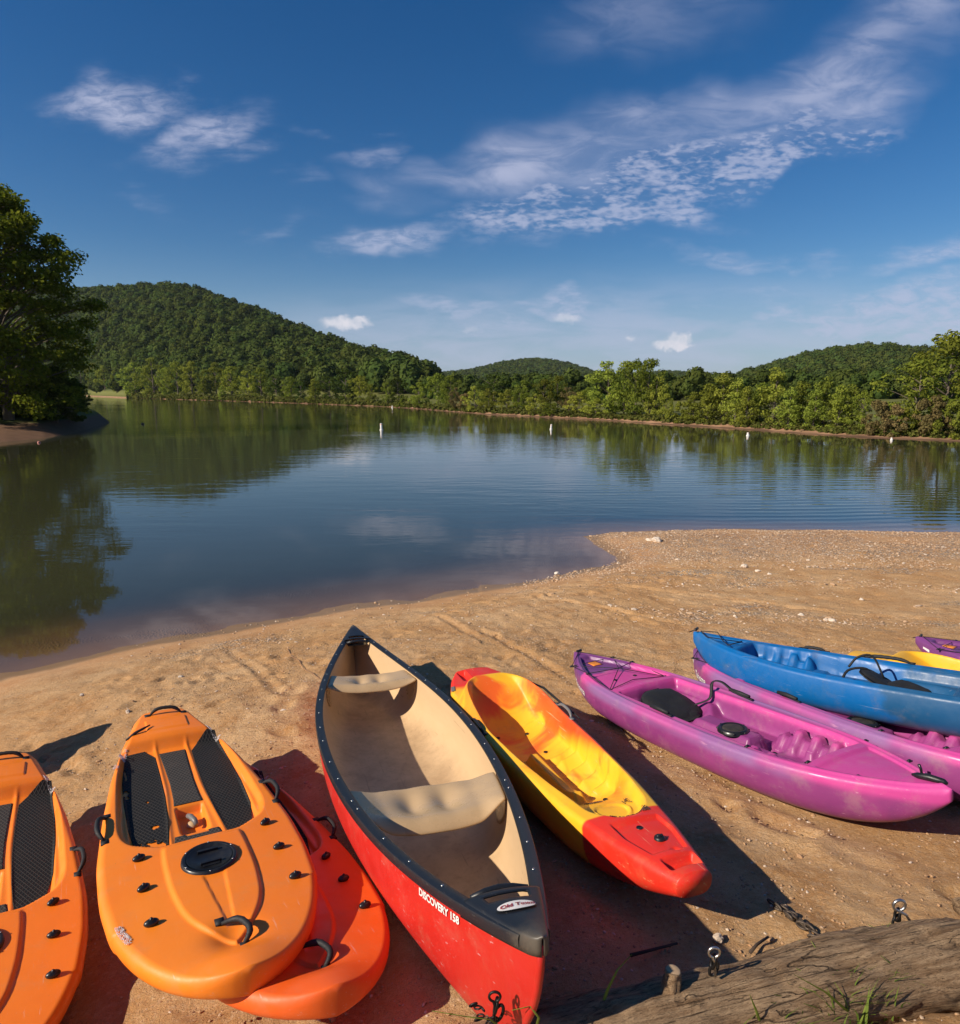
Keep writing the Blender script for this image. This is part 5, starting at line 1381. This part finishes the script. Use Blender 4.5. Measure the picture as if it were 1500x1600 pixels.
def big_tree(px, Y, top_px, half_px, seed, label, nclump=210, name='sycamore_tree', zb=1.0, leaf=.30, asym=0., kind='near', nl=150, low=.04):
    b = bearing(px); H = height_at(px, top_px, Y)-zb; Rm = half_px/FOC*Y; rg = np.random.default_rng(seed)
    prof = [(0,.80),(.08,.95),(.2,.86),(.32,.95),(.45,1.05),(.58,1.02),(.70,1.0),(.82,.84),(.90,.66),(.96,.42),(1,.2)]
    cl = []; C = []; N_ = []
    for i in range(nclump):
        z = rg.uniform(low, 1)**.92; w = np.interp(z, [p[0] for p in prof], [p[1] for p in prof])*Rm
        a = rg.uniform(0, 2*np.pi); r = w*math.sqrt(rg.uniform(.15, 1))*(1+.18*math.sin(3*a+seed+z*5)+.10*math.sin(11*z+a*2))
        p = np.array([r*math.cos(a), r*math.sin(a), z*H]); cl.append(p)
        cr = rg.uniform(.65, 1.25)*Rm*.15; n = int(nl*(cr/(Rm*.15))**2)
        q = rg.normal(size=(n, 3)); q /= np.linalg.norm(q, axis=1)[:, None]
        pts = p+q*(cr*rg.uniform(.25, 1.12, n)[:, None])*np.array([1.25, 1.25, .62]); C.append(pts); N_.append(q*.5+np.array([0, 0, .6]))
    C = np.vstack(C); N_ = np.vstack(N_); C[:, 2] = np.maximum(C[:, 2], .1)
    v, f = leaf_quads(C, leaf, N_, .6, rg)
    e = empty(name, loc=(b*Y, Y, zb-.2)); tag(e, label, 'tree')
    link('crown', mesh_np('crown', v, f, M_leaf[kind], smooth=False), e)
    parts = [tube([(0, 0, -.2), (.1, 0, H*.2), (-.15, .1, H*.45), (.1, 0, H*.7), (0, 0, H*.95)], [.024*H, .019*H, .014*H, .008*H, .002*H], 10)]
    for p in cl[::2]:
        rr = math.hypot(p[0], p[1]); z0 = max(.08*H, p[2]-.35*rr-.06*H); m_ = (p[0]*.45, p[1]*.45, (z0+p[2])/2+.02*H)
        parts.append(tube([(0, 0, z0), m_, tuple(p)], [.0055*H, .0032*H, .001*H], 5, cap=False))
    tv, tf = join(parts); link('trunk', mesh_np('trunk', tv, tf, M_bark), e)
    return e
big_tree(8, 57, 291, 112, 4, 'large broad-leaved tree on the left bank, leaves reaching over the water', nclump=460)
big_tree(-190, 66, 400, 150, 9, 'tall unseen tree just outside the left edge of the picture, added to shade the big tree', nclump=170)  # this and the next two are unseen, added to shade the big tree
big_tree(-430, 56, 370, 200, 14, 'second tall unseen tree outside the left edge of the picture, added for its shade', nclump=170)
big_tree(-760, 50, 360, 220, 19, 'third tall unseen tree farther out beyond the left edge, added for its shade', nclump=150)
for px_, Y_, tp, hp, sd_, lb in ((84, 60, 572, 34, 31, 'dark shrub under the big left tree, nearest the water'), (30, 60, 592, 44, 32, 'dark shrub under the big left tree, at its trunk'), (-40, 59, 585, 56, 33, 'dark shrub at the left edge beneath the big tree'),
                               (114, 64, 590, 18, 34, 'small dark shrub hanging over the water beside the left bank')):
    b_ = big_tree(px_, Y_, tp, hp, sd_, lb, nclump=110, name='shrub', zb=.9, leaf=.26, nl=110, kind='dark', low=0.); b_['category'] = 'shrub'
def bank_grass():
    n = 14000; px = RNG.uniform(-500, 104, n); k = RNG.uniform(.17, .8, n); b = (px-750)/FOC*c_
    y0 = np.array([onz(p, np.interp(p, [-1700,-900,-400,-100,0,60,110,150], [790,738,712,695,690,685,676,665]))[1] for p in px]); y1 = onz(0, 640)[1]
    Y = y0+(y1-y0)*k; C = np.stack([b*Y, Y, 1.45+RNG.uniform(-.1, .55, n)], 1)
    v, f = leaf_quads(C, .6, np.tile([0., -1, .3], (n, 1)), .5)
    me_ = mesh_np('bank_grass', v, f, leaf_material('bank_grass_blades', (.030, .055, .010), (.060, .085, .016)), smooth=False)
    tag(link('bank_grass', me_), 'rough grass along the top of the left bank', 'grass', kind='stuff')
bank_grass()

# ------------------------------------------------------------------ buoys
M_buoy = m_simple('white_buoy_plastic', (.60, .58, .54), .5, nscale=6, var=.12)
M_buoyband = m_simple('buoy_band', (.70, .20, .05), .5)
def buoy(px, py, hpx, wpx, label):
    p = onz(px, py); sc_ = p[1]/FOC*.80; H = hpx*sc_; r = wpx*sc_/2
    e = empty('buoy', loc=tuple(p)); tag(e, label, 'buoy', 'white marker buoys on the lake'); e.rotation_euler = (R(random.uniform(-2, 2)), R(random.uniform(-3, 3)), 0)
    link('post', mesh_np('post', *lathe([(0,H),(r*.8,H),(r,H*.95),(r,H*.30),(r*1.05,H*.28),(r*1.05,-.6),(0,-.6)], 20), M_buoy), e)
    link('band', mesh_np('band', *lathe([(r*1.03,H*.86),(r*1.05,H*.85),(r*1.05,H*.80),(r*1.03,H*.79)], 20), M_buoyband), e)
    link('collar', mesh_np('collar', *lathe([(r,.10),(r*1.5,.07),(r*1.5,-.08),(r,-.1)], 20), M_buoy), e)
buoy(596, 672, 13, 4.6, 'nearest white marker buoy, standing left of the picture centre')
buoy(861, 671, 10, 3.6, 'white marker buoy in the middle, below the tall tree group')
buoy(1168.5, 681, 6.5, 4.2, 'short white marker buoy in front of the pointed trees')
buoy(1393, 688, 5.5, 3.4, 'small pinkish white buoy close to the right shore')
buoy(613, 637, 4, 2.2, 'tiny white buoy far off near the left shore')
pr = onz(61, 692); o = link('float', mesh_np('float', *ellipsoid(.11, .11, .09), m_simple('faded_red_float', (.45, .16, .12), .5)), None, (pr[0], pr[1], .03)); tag(o, 'small reddish float on the dark water by the left bank', 'float')
pr = onz(223, 663); o = link('float', mesh_np('float', *ellipsoid(.16, .16, .14), M_black), None, (pr[0], pr[1], .03)); tag(o, 'small black float right of the left bank', 'float')

# ------------------------------------------------------------------ log with eye bolts
def wood():
    m, t, out = material('weathered_wood'); co = obco(t)
    mp = t.node('ShaderNodeMapping'); t.link(co, mp.inputs[0]); mp.vector_type = 'TEXTURE'; mp.inputs['Rotation'].default_value = (0, 0, R(14)); mp.inputs['Scale'].default_value = (1.0, .075, .075)
    vo = t.node('ShaderNodeTexVoronoi', feature='DISTANCE_TO_EDGE'); wv_ = t.vmath('ADD', mp.outputs[0], t.vmath('SCALE', t.noise(mp.outputs[0], 1.2, 3, out=1))); wv_.node.inputs[1].links[0].from_node.inputs['Scale'].default_value = .9
    t.link(wv_, vo.inputs['Vector']); vo.inputs['Scale'].default_value = 1.6; crack = t.math('MULTIPLY', t.ramp(vo.outputs['Distance'], .0, .028, 1, 0), t.ramp(t.noise(co, 3.5, 3), .44, .58))
    g = t.noise(mp.outputs[0], 3.6, 9, .74, .3); g2 = t.noise(mp.outputs[0], 11, 6, .75)
    c = t.mix(t.ramp(g, .3, .7), (.20, .115, .058), (.50, .34, .20)); c = t.mix(t.math('MULTIPLY', t.ramp(g2, .54, .62), .75), c, (.05, .034, .022))
    c = t.mix(t.math('MULTIPLY', t.ramp(t.noise(co, 4, 5, .65), .54, .68), .6), c, (.60, .40, .23))
    c = t.mix(t.math('MULTIPLY', t.ramp(t.noise(co, 9, 4), .62, .72), .6), c, (.07, .055, .045))
    c = t.mix(t.math('MULTIPLY', crack, .7), c, (.04, .026, .016))
    principled(t, out, c, .85, t.bump(t.math('MULTIPLY', crack, -1.), 1.0, .012, t.bump(g, 1.0, .016, t.bump(g2, 1.0, .008))), spec=.2); return m
M_wood = wood()
def log_mesh(cents, rads, seed, n=40, amp=.018, nstep=150):
    c = np.array(cents, float); s = np.linspace(0, len(c)-1, nstep); idx = np.arange(len(c))
    P_ = np.stack([np.interp(s, idx, c[:, k]) for k in range(3)], 1)
    ker = np.ones(15)/15
    for k in range(3):
        pd = np.pad(P_[:, k], 7, mode='reflect', reflect_type='odd'); P_[:, k] = np.convolve(pd, ker, 'valid')
    rr = np.interp(s, idx, rads); v, f = tube([tuple(p) for p in P_], list(rr), n)
    a = np.tile(np.arange(n)*2*np.pi/n, nstep); L_ = np.repeat(np.linspace(0, 1, nstep)*(len(c)-1)*.45, n); cc = np.repeat(P_, n, 0); d_ = v-cc
    disp = np.array([noise.fractal(Vector((math.cos(x)*1.6, math.sin(x)*1.6, l*2.0+seed)), .9, 2.1, 4) for x, l in zip(a, L_)])*amp
    groove = np.array([abs(noise.noise(Vector((math.cos(x)*7, math.sin(x)*7, l*1.2+seed)))) for x, l in zip(a, L_)])
    disp += -np.clip(.12-groove, 0, .12)*.08
    v = cc+d_*(1+disp/np.maximum(np.linalg.norm(d_, axis=1), 1e-4))[:, None]
    return v, f
lg_px = [(640,1640,.085),(780,1584,.105),(860,1562,.125),(950,1540,.14),(1040,1524,.145),(1130,1506,.15),(1225,1482,.155),(1320,1456,.16),(1415,1434,.165),(1500,1440,.165),(1620,1450,.16),(1760,1450,.15)]
lg_px = [(a, b, r*.86) for a, b, r in lg_px]; cents = []; rads = []
for a, b, r in lg_px:
    zc = 1.52+.9*r
    for _ in range(6):
        P_ = onz(a, b, zc+.7*r); zc = g1(P_[0], P_[1]-.7*r)+.80*r
    cents.append((P_[0], P_[1]-.72*r, zc)); rads.append(r)
lg = empty('log', loc=(0, 0, 0)); tag(lg, 'long weathered grey-brown log lying along the bottom right, with a cut branch stub', 'log')
print('log', [tuple(round(float(k), 2) for k in c) for c in cents])
v, f = log_mesh(cents, rads, 3); link('trunk', mesh_np('log_trunk', v, f, M_wood), lg)
i_ = 4; cc_ = cents[i_]; P_ = np.array([cc_[0], cc_[1]+.02, cc_[2]+rads[i_]+.050])
v, f = log_mesh([(P_[0]-.01, P_[1]-.03, P_[2]-.11), (P_[0]-.005, P_[1]-.01, P_[2]-.05), (P_[0], P_[1], P_[2])], [.050, .031, .026], 8, 18, .005, 24)
st_ = link('branch_stub', mesh_np('branch_stub', v, f, M_wood), lg)
v, f = ellipsoid(.0235, .0235, .005, (P_[0], P_[1], P_[2])); link('cut_face', mesh_np('cut_face', v, f, m_simple('cut_wood', (.40, .27, .16), .9, nscale=60, var=.4)), st_)
v, f = log_mesh([(2.00, 2.42, 1.47), (2.35, 2.46, 1.49), (2.9, 2.5, 1.5)], [.05, .075, .08], 17, 24, .014, 60)
o = link('log', mesh_np('log_piece', v, f, M_wood)); tag(o, 'shorter piece of log behind the long one at the right edge', 'log')
def link_ring(c, R1, R2, r, ax_u, ax_v, n=20, m=7):
    u = Vector(ax_u).normalized(); v_ = Vector(ax_v).normalized()
    pts = [Vector(c)+u*R1*math.cos(a)+v_*R2*math.sin(a) for a in np.linspace(0, 2*np.pi, n, endpoint=False)]
    return tube(pts, r, m, closed=True)
def eye_bolt(px, py, z, mat, label, tilt=.2, chain=True, sc=1.0):
    P_ = Vector(onz(px, py, z)); e = empty('eye_bolt', loc=tuple(P_)); tag(e, label, 'eye bolt', 'eye bolts fixed in the log')
    pts = [Vector((.026*sc*math.cos(a), 0, .026*sc*math.sin(a)+.030*sc)) for a in np.linspace(-1.3, 4.45, 22)]+[Vector((tilt*.02, 0, -.02*sc)), Vector((tilt*.05, 0, -.10*sc))]
    v, f = tube(pts, .0062*sc, 8); link('eye', mesh_np('eye', v, f, mat), e)
    v, f = join([link_ring((.004, .01, -.022), .012, .024, .005, (0, 1, 0), (.2, 0, 1)), link_ring((.012, .022, -.06), .024, .012, .005, (.3, .2, 1), (1, 0, 0))]) 
    link('chain_link', mesh_np('chain_link', v, f, M_darkmetal if chain else mat), e)
eye_bolt(1115, 1497, 1.84, M_metal, 'bright steel eye bolt standing on the far side of the log, right of the stub', sc=.68)
eye_bolt(1404, 1424, 1.74, M_metal, 'steel eye bolt with black chain on the log near the right edge', sc=.82, tilt=1.5)
eye_bolt(773, 1566, 1.88, M_darkmetal, 'dark eye bolt on the log in front of the red canoe', sc=.62, tilt=0)
def chain(name, p0, p1, n, label, mat, ls=1., sag=.0, seed=0, pile=.012, z_off=.012, zf=None):
    rg = random.Random(seed); e = empty(name); tag(e, label, 'chain'); a = Vector(p0); b = Vector(p1)
    for i in range(n):
        k = (i+.5)/n; c = a.lerp(b, k)+Vector((rg.uniform(-pile, pile), rg.uniform(-pile, pile), 0)); c.z = (zf(c.x, c.y) if zf else g1(c.x, c.y))+z_off+rg.uniform(0, .012)
        d_ = (b-a).normalized(); ang = rg.uniform(-.7, .7); d_ = Matrix.Rotation(ang, 3, 'Z')@d_; side = d_.cross(Vector((0, 0, 1))); w = side if i % 2 else (side*.35+Vector((0, 0, .9)))
        v, f = link_ring(c, .022*ls, .012*ls, .0048*ls, d_, w, 16, 6); link('chain_link', mesh_np('chain_link', v, f, mat), e)
    return e
q0 = onz(1208, 1410, 1.44); q1 = onz(1274, 1466, 1.47); chain('chain', q0, q1, 17, 'short rusty chain lying on the sand above the log', M_rust, seed=3, pile=.018)
q0 = onz(735, 1582, 1.80); q1 = onz(778, 1590, 1.84); chain('chain', q0, q1, 9, 'dark chain bunched at the eye bolt in front of the canoe', M_darkmetal, seed=5, pile=.016, zf=lambda x, y: 1.80, ls=.55)

# ------------------------------------------------------------------ stones and pebbles
M_stone = None
def stone_material(name, c1, c2):
    m, t, out = material(name); geo = t.node('ShaderNodeNewGeometry'); r = geo.outputs['Random Per Island']
    c = t.mix(r, c1, c2); c = t.mix(t.math('MULTIPLY', t.ramp(t.math('FRACT', t.math('MULTIPLY', r, 17.3)), .7, .9), .7), c, (.72, .62, .50))
    c = t.mix(t.math('MULTIPLY', t.noise(geo.outputs['Position'], 60, 3), .35), c, (.2, .13, .08))
    principled(t, out, c, .85, t.bump(t.noise(geo.outputs['Position'], 90, 3), .5, .002), spec=.3); return m
M_stone = stone_material('beach_stone', (.40, .24, .13), (.55, .38, .24))
ICO = None
def ico(sub):
    bm = bmesh.new(); bmesh.ops.create_icosphere(bm, subdivisions=sub, radius=1); bm.verts.ensure_lookup_table()
    v = np.array([tuple(x.co) for x in bm.verts]); f = np.array([[x.index for x in p.verts] for p in bm.faces]); bm.free(); return v, f
def scatter_stones(name, xs, ys, rs, mat, label, sub=1, sink=.25):
    V0, F0 = ico(sub); n = len(xs); zs = ground(xs, ys); zs = zs+0
    rg = np.random.default_rng(5); ang = rg.uniform(0, 6.28, n); sx = rg.uniform(.7, 1.3, n); sz = rg.uniform(.35, .7, n)
    J = rg.uniform(.78, 1.15, (n, len(V0), 1)); B = V0[None]*J*np.stack([sx, 1/sx, sz], 1)[:, None]
    ca_, sa = np.cos(ang)[:, None], np.sin(ang)[:, None]
    X = (B[..., 0]*ca_-B[..., 1]*sa)*rs[:, None]+xs[:, None]; Y = (B[..., 0]*sa+B[..., 1]*ca_)*rs[:, None]+ys[:, None]; Z = B[..., 2]*rs[:, None]+(zs+rel_at(xs, ys)+rs*(.5-sink)*.4)[:, None]
    F = (F0[None]+(np.arange(n)*len(V0))[:, None, None]).reshape(-1, 3)
    me_ = mesh_np(name, np.stack([X, Y, Z], -1).reshape(-1, 3), F, mat, smooth=False)
    return tag(link(name, me_), label, 'pebbles', kind='stuff')
def rel_at(x, y):
    i = np.clip(np.searchsorted(gx, x)-1, 0, len(gx)-2); j = np.clip(np.searchsorted(gy, y)-1, 0, len(gy)-2)
    return (GZ2-GZ)[i, j]
rg = np.random.default_rng(21)
def gravel_density(x, y):
    d_ = sdist(x, y); a = np.where((x > 1.5) & (y > 12.2), .25+.75*np.clip(np_noise(x, y, .9, 8)+.6, 0, 1), 0)
    a = np.maximum(a, ((d_ > .0) & (d_ < .7) & (x > .8))*.7)
    band_ = np.exp(-((y-(11.6-.16*x+.3*np.sin(x*1.3)))/.35)**2)*(x > 2.0)*.55+np.exp(-((y-(8.2-.28*x+1.2))/.35)**2)*(x > 1.8)*.6
    a = np.maximum(a, band_); a = np.maximum(a, .045+.05*np.clip(np_noise(x, y, .7, 9)+.1, 0, 1))
    return np.where(d_ > .02, a, 0)
xs = rg.uniform(-5, 13, 160000); ys_ = rg.uniform(1.3, 17.2, 160000)
keep = rg.random(160000) < gravel_density(xs, ys_)*.60; xs = xs[keep]; ys_ = ys_[keep]
rs = np.where(ys_ < 8, rg.uniform(.003, .0095, len(xs)), rg.uniform(.008, .022, len(xs)))*(1+1.3*(rg.random(len(xs)) < .03))
scatter_stones('pebbles', xs, ys_, rs, M_stone, 'fine gravel and pebbles strewn over the sand', 1)
print('pebbles', len(xs))
# crumbs of dry soil close to the camera
NC = 60000; xs = rg.uniform(-3.4, 4.2, NC); ys_ = rg.uniform(1.3, 8.0, NC); keep = (sdist(xs, ys_) > 1.6) & (rg.random(NC) < .25+.9*np.clip(np_noise(xs, ys_, 1.6, 12)+.1, 0, 1)); xs = xs[keep]; ys_ = ys_[keep]
scatter_stones('soil_crumbs', xs, ys_, rg.uniform(.0022, .0085, len(xs))*(1+1.2*(rg.random(len(xs)) < .02)), stone_material('soil_crumb', (.42, .24, .12), (.52, .32, .17)), 'crumbs of dry sandy soil', 0 or 1)
V2_, F2_ = ico(3)
def stone(px, py, r, mat, label, group=None, sc=(1, .8, .6)):
    for _ in range(4):
        P_ = onz(px, py, g1(*onz(px, py, .3)[:2]) if _ == 0 else z_); z_ = g1(P_[0], P_[1])
    v = V2_*np.array(sc); v = v*np.array([1+.35*noise.noise(Vector(p)*1.4+Vector((px, 0, 0)))+.12*noise.noise(Vector(p)*4) for p in V2_])[:, None]*r
    o = link('stone', mesh_np('stone', v, F2_, mat, smooth=False)); o.location = (P_[0], P_[1], z_+r*.28); tag(o, label, 'stone', group); o.rotation_euler = (0, 0, px)
    return o
Ms1 = stone_material('pale_stone', (.62, .50, .38), (.66, .54, .42)); Ms2 = stone_material('brown_stone', (.34, .19, .10), (.40, .23, .13)); Ms3 = stone_material('white_stone', (.75, .72, .68), (.78, .75, .72)); Ms4 = stone_material('dark_stone', (.10, .07, .05), (.13, .09, .06))
stone(1026, 846, .13, Ms1, 'largest pale stone on the gravel point by the water')
stone(1014, 845, .07, Ms1, 'smaller pale stone just left of the largest one')
stone(870, 897, .055, Ms3, 'white stone at the water line where the beach curves out')
for (px_, py_, r_, m_, lb) in ((1163, 886, .07, Ms1, 'whitish stone in the gravel band, leftmost of three'), (1184, 893, .045, Ms1, 'whitish stone in the gravel band, middle of three'), (1202, 898, .04, Ms1, 'whitish stone in the gravel band, rightmost of three'),
    (1252, 963, .045, Ms1, 'pale stone in the patch above the blue kayak'), (1300, 972, .05, Ms1, 'small pale stone in the patch above the blue kayak'), (1346, 938, .035, Ms1, 'pale stone near the right side of the beach'),
    (200, 1113, .024, Ms4, 'dark little stone left above the orange board'), (443, 1114, .026, Ms1, 'pale stone between the orange board and the canoe'), (283, 1060, .030, Ms4, 'dark lump on the bare sand near the water'), (128, 1087, .024, Ms4, 'black lump on the damp sand at the left'),
    (1122, 1468, .022, Ms2, 'brown stone beside the canoe shadow, above the log')):
    stone(px_, py_, r_, m_, lb)
# sticks
def stick(pts, r, label, mat=None):
    P_ = []
    for a, b in pts:
        z_ = 1.3
        for _ in range(5): q = onz(a, b, z_); z_ = g1(q[0], q[1])
        P_.append((q[0], q[1], z_+r*1.1+.004))
    v, f = tube(P_, [r*(1-.5*i/len(P_)) for i in range(len(P_))], 7); o = link('stick', mesh_np('stick', v, f, mat or M_bark)); tag(o, label, 'stick'); return o
M_darkwood = m_simple('dark_wet_wood', (.06, .04, .028), .9, nscale=20, var=.5)
stick([(1172,1492),(1182,1480),(1200,1468)], .007, 'short dark stick leaning by the middle of the log', M_darkwood)
stick([(985,1497),(1020,1488),(1058,1478)], .007, 'black stick in the shadow behind the log', M_darkwood)
stick([(450,1012),(456,1024),(467,1030),(474,1044),(489,1052),(500,1061)], .0045, 'twig lying on the sand between canoe and water', m_simple('brown_twig', (.25, .13, .07), .9))

# ------------------------------------------------------------------ grass by the log
M_grass = leaf_material('grass_blades', (.10, .16, .022), (.20, .24, .05), (.07, .11, .02), .3)
def blades(spots, label, name):
    V_ = []; F_ = []
    for (x, y, z, n, h, spread, lean) in spots:
        for _ in range(n):
            bx = x+random.gauss(0, spread); by = y+random.gauss(0, spread*.6); a = random.uniform(0, 6.28); l = h*random.uniform(.45, 1.15); w = random.uniform(.0022, .0042)*(1+h*2)
            ln = random.uniform(.15, .8)*l; dx_, dy_ = math.cos(a)*ln+lean*l, math.sin(a)*ln*.7
            sx, sy = -math.sin(a)*w, math.cos(a)*w; i0 = len(V_)
            for k in range(5):
                q = k/4; ww = (1-q**1.6)+.03; px_ = bx+dx_*q*q; py_ = by+dy_*q*q; pz = z+l*(q-.28*q*q)
                V_ += [(px_+sx*ww, py_+sy*ww, pz), (px_-sx*ww, py_-sy*ww, pz+.002)]
            for k in range(4): F_.append((i0+2*k, i0+2*k+1, i0+2*k+3, i0+2*k+2))
    me_ = mesh_np(name, np.array(V_), np.array(F_), M_grass, smooth=False); o = link(name, me_); tag(o, label, 'grass', kind='stuff'); return o
def gp(px, py, z=1.62):
    P_ = onz(px, py, z); return P_[0], P_[1], z
sp = []
for x, n, h, s, dy_ in ((.93, 14, .20, .04, 0), (1.02, 26, .19, .05, 0), (1.10, 60, .20, .06, 0), (1.17, 60, .21, .06, .01), (1.25, 45, .18, .05, .0), (1.33, 40, .20, .04, .03), (1.40, 60, .18, .04, .05), (1.46, 60, .15, .035, .10), (1.50, 90, .12, .03, .17), (1.56, 40, .11, .04, .14), (1.62, 30, .09, .04, .12), (.60, 8, .16, .02, 0), (.40, 6, .14, .02, 0), (.75, 8, .18, .03, 0)):
    y = float(np.interp(x, LOGX, LOGY))+.045+dy_; z = g1(x, y); sp.append((x, y, max(z, 1.60)-.01, n, h, s, -.1))
blades(sp, 'tufts of green grass in front of the log', 'grass')
def single_blade(pts, w, label):
    P_ = [Vector(p) for p in pts]; V_ = []; n = len(P_)
    for i, p in enumerate(P_):
        ww = w*(1-(i/(n-1))**2)+.0005; V_ += [(p.x-ww, p.y, p.z), (p.x, p.y-.002, p.z-ww*.5), (p.x+ww, p.y, p.z)]
    F_ = [(3*i+k, 3*i+k+1, 3*i+k+4, 3*i+k+3) for i in range(n-1) for k in range(2)]
    o = link('grass_blade', mesh_np('grass_blade', np.array(V_), np.array(F_), M_grass)); tag(o, label, 'grass blade'); return o
def ray_pts(lst): return [tuple(onz(a, b, z)) for a, b, z in lst]
single_blade(ray_pts([(930,1605,1.62),(938,1580,1.70),(950,1545,1.79),(965,1515,1.85),(987,1491,1.88)]), .006, 'tall yellow-green blade of grass rising in front of the log')
single_blade(ray_pts([(950,1605,1.62),(952,1580,1.69),(955,1560,1.74)]), .004, 'short grass blade beside the tall yellow-green one')
single_blade(ray_pts([(790,1612,1.78),(765,1592,1.86),(730,1588,1.88),(675,1579,1.86)]), .004, 'long grass blade bending left over the end of the log')
single_blade(ray_pts([(838,1606,1.78),(842,1590,1.84),(828,1572,1.88),(800,1578,1.86)]), .004, 'curled grass blade at the left end of the log')
single_blade(ray_pts([(1190,1606,1.66),(1182,1580,1.74),(1171,1553,1.80)]), .005, 'dark straight blade of grass before the middle of the log')
single_blade(ray_pts([(1330,1585,1.66),(1290,1550,1.78),(1240,1522,1.84)]), .006, 'long grass blade leaning left across the log')

# ------------------------------------------------------------------ air
hm, ht, ho = material('air_haze'); pvn = ht.node('ShaderNodeVolumePrincipled'); pvn.inputs['Color'].default_value = (.80, .88, 1, 1); pvn.inputs['Density'].default_value = .00005; pvn.inputs['Anisotropy'].default_value = .2
ht.link(pvn.outputs[0], ho.inputs['Volume'])
v, f = box(0, 1200, 88, 13000, 3000, 184); tag(link('haze', mesh_np('haze', v, f, hm, smooth=False)), kind='stuff')
